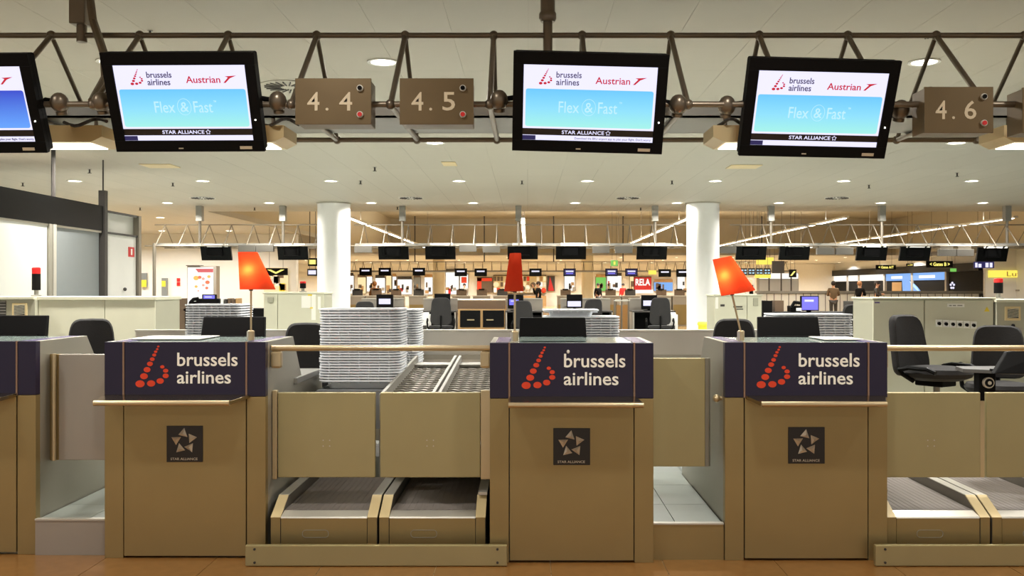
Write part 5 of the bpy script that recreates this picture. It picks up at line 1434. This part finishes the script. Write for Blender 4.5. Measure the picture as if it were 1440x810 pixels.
# long white counter and lockers before the lounge fronts
YL = 50.0
Xl = lambda px: (px - CX) * YL / F
r = root('reception_counter', (Xl(1150), YL, 0), 'long white panelled counter with grey top before the dark lounge fronts', 'counter')
MB().box(Xl(1066), Xl(1382), YL - .1, YL + .7, 1.17, 1.30).build('counter_top', M['worktop'], r)
MB().box(Xl(1068), Xl(1380), YL + .02, YL + .6, -.003, 1.17).build('body', M['dark'], r)
for k in range(30):
    MB().box(Xl(1068 + k * 10.3) + .02, Xl(1068 + (k + 1) * 10.3) - .02, YL, YL + .02, .05, 1.15).build('front_panel', M['white'], r)
for k, (a, b) in enumerate(((1067, 1081), (1082, 1098), (1099, 1112), (1113, 1123))):
    r = root('white_locker', (Xl((a + b) / 2), 55, 0), 'white two-door locker ' + ('nearest the leaning lamp', 'second in the white row', 'third in the white row', 'at the lounge end of the white row')[k], 'locker', 'white lockers')
    q = 55 / YL
    MB().box(Xl(a) * q, Xl(b) * q, 55, 55.5, -.003, 2.35).build('body', M['gate'], r)
    MB().box(Xl(a) * q + .03, Xl(b) * q - .03, 54.97, 55, 2.0, 2.32).build('door', M['lightbox'], r)
    MB().box(Xl(a) * q + .03, Xl(b) * q - .03, 54.97, 55, .05, 1.95).build('door', M['white'], r)
r = root('advert_stand', (P(1057, 405, 44).x, 44, 0), 'white advert stand with a dark bottle picture', 'poster stand')
a = P(1050, 415, 44); b = P(1062, 390, 44)
MB().box(a.x, b.x, 44, 44.2, 0, b.z).build('body', M['white'], r)
MB().box(a.x + .12, b.x - .1, 43.98, 44, .9, 1.6).build('bottle_picture', M['black'], r)
MB().box(a.x + .16, b.x - .14, 43.98, 44, 1.6, 1.85).build('bottle_neck_picture', M['lightbox_warm'], r)

# ------------------------------------------------------------------ people in the distance
def skin_mesh(name, pts, edges, radii, m, parent, rootv=0, sub=1):
    me = bpy.data.meshes.new(name)
    me.from_pydata(pts, edges, [])
    o = put(name, me, m, parent, fix=False)
    md = o.modifiers.new('skin', 'SKIN'); md.use_smooth_shade = True
    for i, rr in enumerate(radii):
        me.skin_vertices[0].data[i].radius = rr if isinstance(rr, tuple) else (rr, rr)
        me.skin_vertices[0].data[i].use_root = (i == rootv)
    s = o.modifiers.new('smooth', 'SUBSURF'); s.levels = sub; s.render_levels = sub
    return o
def person(px, Yq, face, label, coat, legs, hair, arms, skirt=False, bald=False):
    X = (px - CX) * Yq / F
    r = root('person', (X, Yq, 0), label, 'person', rz=face, local=True)
    # one continuous body: pelvis, spine, neck, head, legs, arms, fingers; faces -y
    pts = [(0, 0, .95), (0, .01, 1.15), (0, 0, 1.36), (0, -.005, 1.46), (0, -.015, 1.53), (0, -.02, 1.62), (0, -.01, 1.70)]
    rad = [(.15, .11), (.14, .10), (.16, .10), .055, .062, .092, .07]
    ed = [(0, 1), (1, 2), (2, 3), (3, 4), (4, 5), (5, 6)]
    for s_, fx in ((-1, -.06), (1, .08)):
        b = len(pts)
        pts += [(s_ * .09, 0, .88), (s_ * .10, -.01 + fx * .3, .50), (s_ * .10, fx, .09), (s_ * .11, fx - .15, .04)]
        rad += [.085, .058, .042, .035]
        ed += [(0, b), (b, b + 1), (b + 1, b + 2), (b + 2, b + 3)]
    for s_ in (-1, 1):
        b = len(pts)
        sh = Vector((s_ * .18, 0, 1.40)); el, wr_ = arms[0 if s_ < 0 else 1]
        el = Vector(el); wr_ = Vector(wr_)
        pts += [tuple(sh), tuple(el), tuple(wr_)]; rad += [.056, .042, .030]
        ed += [(2, b), (b, b + 1), (b + 1, b + 2)]
        d = (wr_ - el).normalized(); side = d.orthogonal().normalized(); palm = wr_ + d * .07
        pts.append(tuple(palm)); rad.append((.036, .018)); ed.append((b + 2, b + 3))
        for k, ln in enumerate((.065, .075, .07, .055)):
            c = len(pts)
            o_ = side * (-.03 + .02 * k)
            pts += [tuple(palm + o_ + d * ln * .5), tuple(palm + o_ + d * ln + Vector((0, -.015, 0)))]; rad += [.009, .008]
            ed += [(b + 3, c), (c, c + 1)]
        c = len(pts)
        pts += [tuple(wr_ + d * .04 + side * .04), tuple(wr_ + d * .075 + side * .06)]; rad += [.011, .009]
        ed += [(b + 3, c), (c, c + 1)]
    body = skin_mesh('body', pts, ed, rad, M['skin'], r)
    MB().ball((0, -.118, 1.615), .016, 8, 6, (.8, 1, 1.3)).build('nose', M['skin'], body, True)
    for s_ in (-1, 1):
        MB().ball((s_ * .035, -.104, 1.645), .012, 8, 6).build('eye', M['dark'], body, True)
        MB().ball((s_ * .093, -.01, 1.63), .024, 8, 6, (.4, .8, 1.2)).build('ear', M['skin'], body, True)
    MB().ball((0, -.104, 1.575), .022, 8, 6, (1, .4, .35)).build('mouth', M['red'], body, True)
    # jacket
    jp = [(0, 0, .90), (0, .01, 1.15), (0, 0, 1.37), (0, 0, 1.455)]; jr = [(.185, .14), (.165, .125), (.185, .125), .085]; je = [(0, 1), (1, 2), (2, 3)]
    if skirt:
        jp[0] = (0, 0, .55); jr[0] = (.24, .20)
    for s_ in (-1, 1):
        b = len(jp); el, wr_ = arms[0 if s_ < 0 else 1]
        jp += [(s_ * .18, 0, 1.40), el, tuple(Vector(el).lerp(Vector(wr_), .92))]; jr += [.078, .060, .046]; je += [(2, b), (b, b + 1), (b + 1, b + 2)]
    skin_mesh('jacket', jp, je, jr, coat, r)
    tp = [(0, 0, .93)]; tr = [(.165, .125)]; te = []
    for s_, fx in ((-1, -.06), (1, .08)):
        b = len(tp)
        tp += [(s_ * .09, 0, .86), (s_ * .10, -.01 + fx * .3, .50), (s_ * .10, fx, .10)]; tr += [.100, .074, .062]; te += [(0, b), (b, b + 1), (b + 1, b + 2)]
    skin_mesh('trousers', tp, te, tr, legs, r)
    for s_, fx in ((-1, -.06), (1, .08)):
        MB().ball((s_ * .11, fx - .07, .045), .06, 10, 6, (.8, 2.0, .75)).build('shoe', M['black'], r, True)
    MB().ball((0, .012, 1.665), .112, 14, 10, (.92, 1.0, 1.0)).build('hair', hair, r, True)
    return r
HANG = (((-.24, .03, 1.13), (-.25, -.05, .90)), ((.24, .03, 1.13), (.25, -.05, .90)))
PHONE = (((-.22, -.10, 1.16), (-.10, -.22, 1.50)), ((.24, .03, 1.13), (.22, -.10, .92)))
FOLD = (((-.25, -.06, 1.14), (-.05, -.22, 1.18)), ((.25, -.06, 1.14), (.05, -.22, 1.16)))
fur = mat('brown_fur', (140, 92, 48), .9, var=.3, scale=40, bump=.3)
khaki = mat('khaki_cloth', (104, 84, 60), .8, var=.1)
jean = mat('blue_jeans', (54, 70, 104), .8, var=.1)
person(757, 43, math.radians(-75), 'person in a black coat holding a hand to the face', M['black'], M['dark'], M['hair'], PHONE, True)
person(527, 43, math.radians(160), 'person in a brown fur coat near the white column', fur, M['dark'], fur, HANG, True)
person(1172, 41, math.radians(170), 'person in a khaki jacket seen from behind at the white counter', khaki, M['dark'], M['hair'], FOLD)
person(1209, 41.5, math.radians(120), 'person in a dark jacket and jeans at the white counter', M['black'], jean, mat('fair_hair', (170, 120, 80), .6), FOLD)
person(1233, 42, math.radians(60), 'person in dark grey leaning by the lounge fronts', M['dark'], M['dark'], M['hair'], FOLD)
person(653, 62, math.radians(20), 'person in grey standing before the white poster with the orange mark', M['grey_metal'], M['dark'], M['hair'], HANG)
person(876, 62, math.radians(-40), 'person in red standing beside the white lit shop poster', M['red'], M['dark'], M['hair'], HANG)
person(841, 60, math.radians(30), 'person in black standing before the green shop poster', M['black'], M['dark'], M['hair'], HANG)
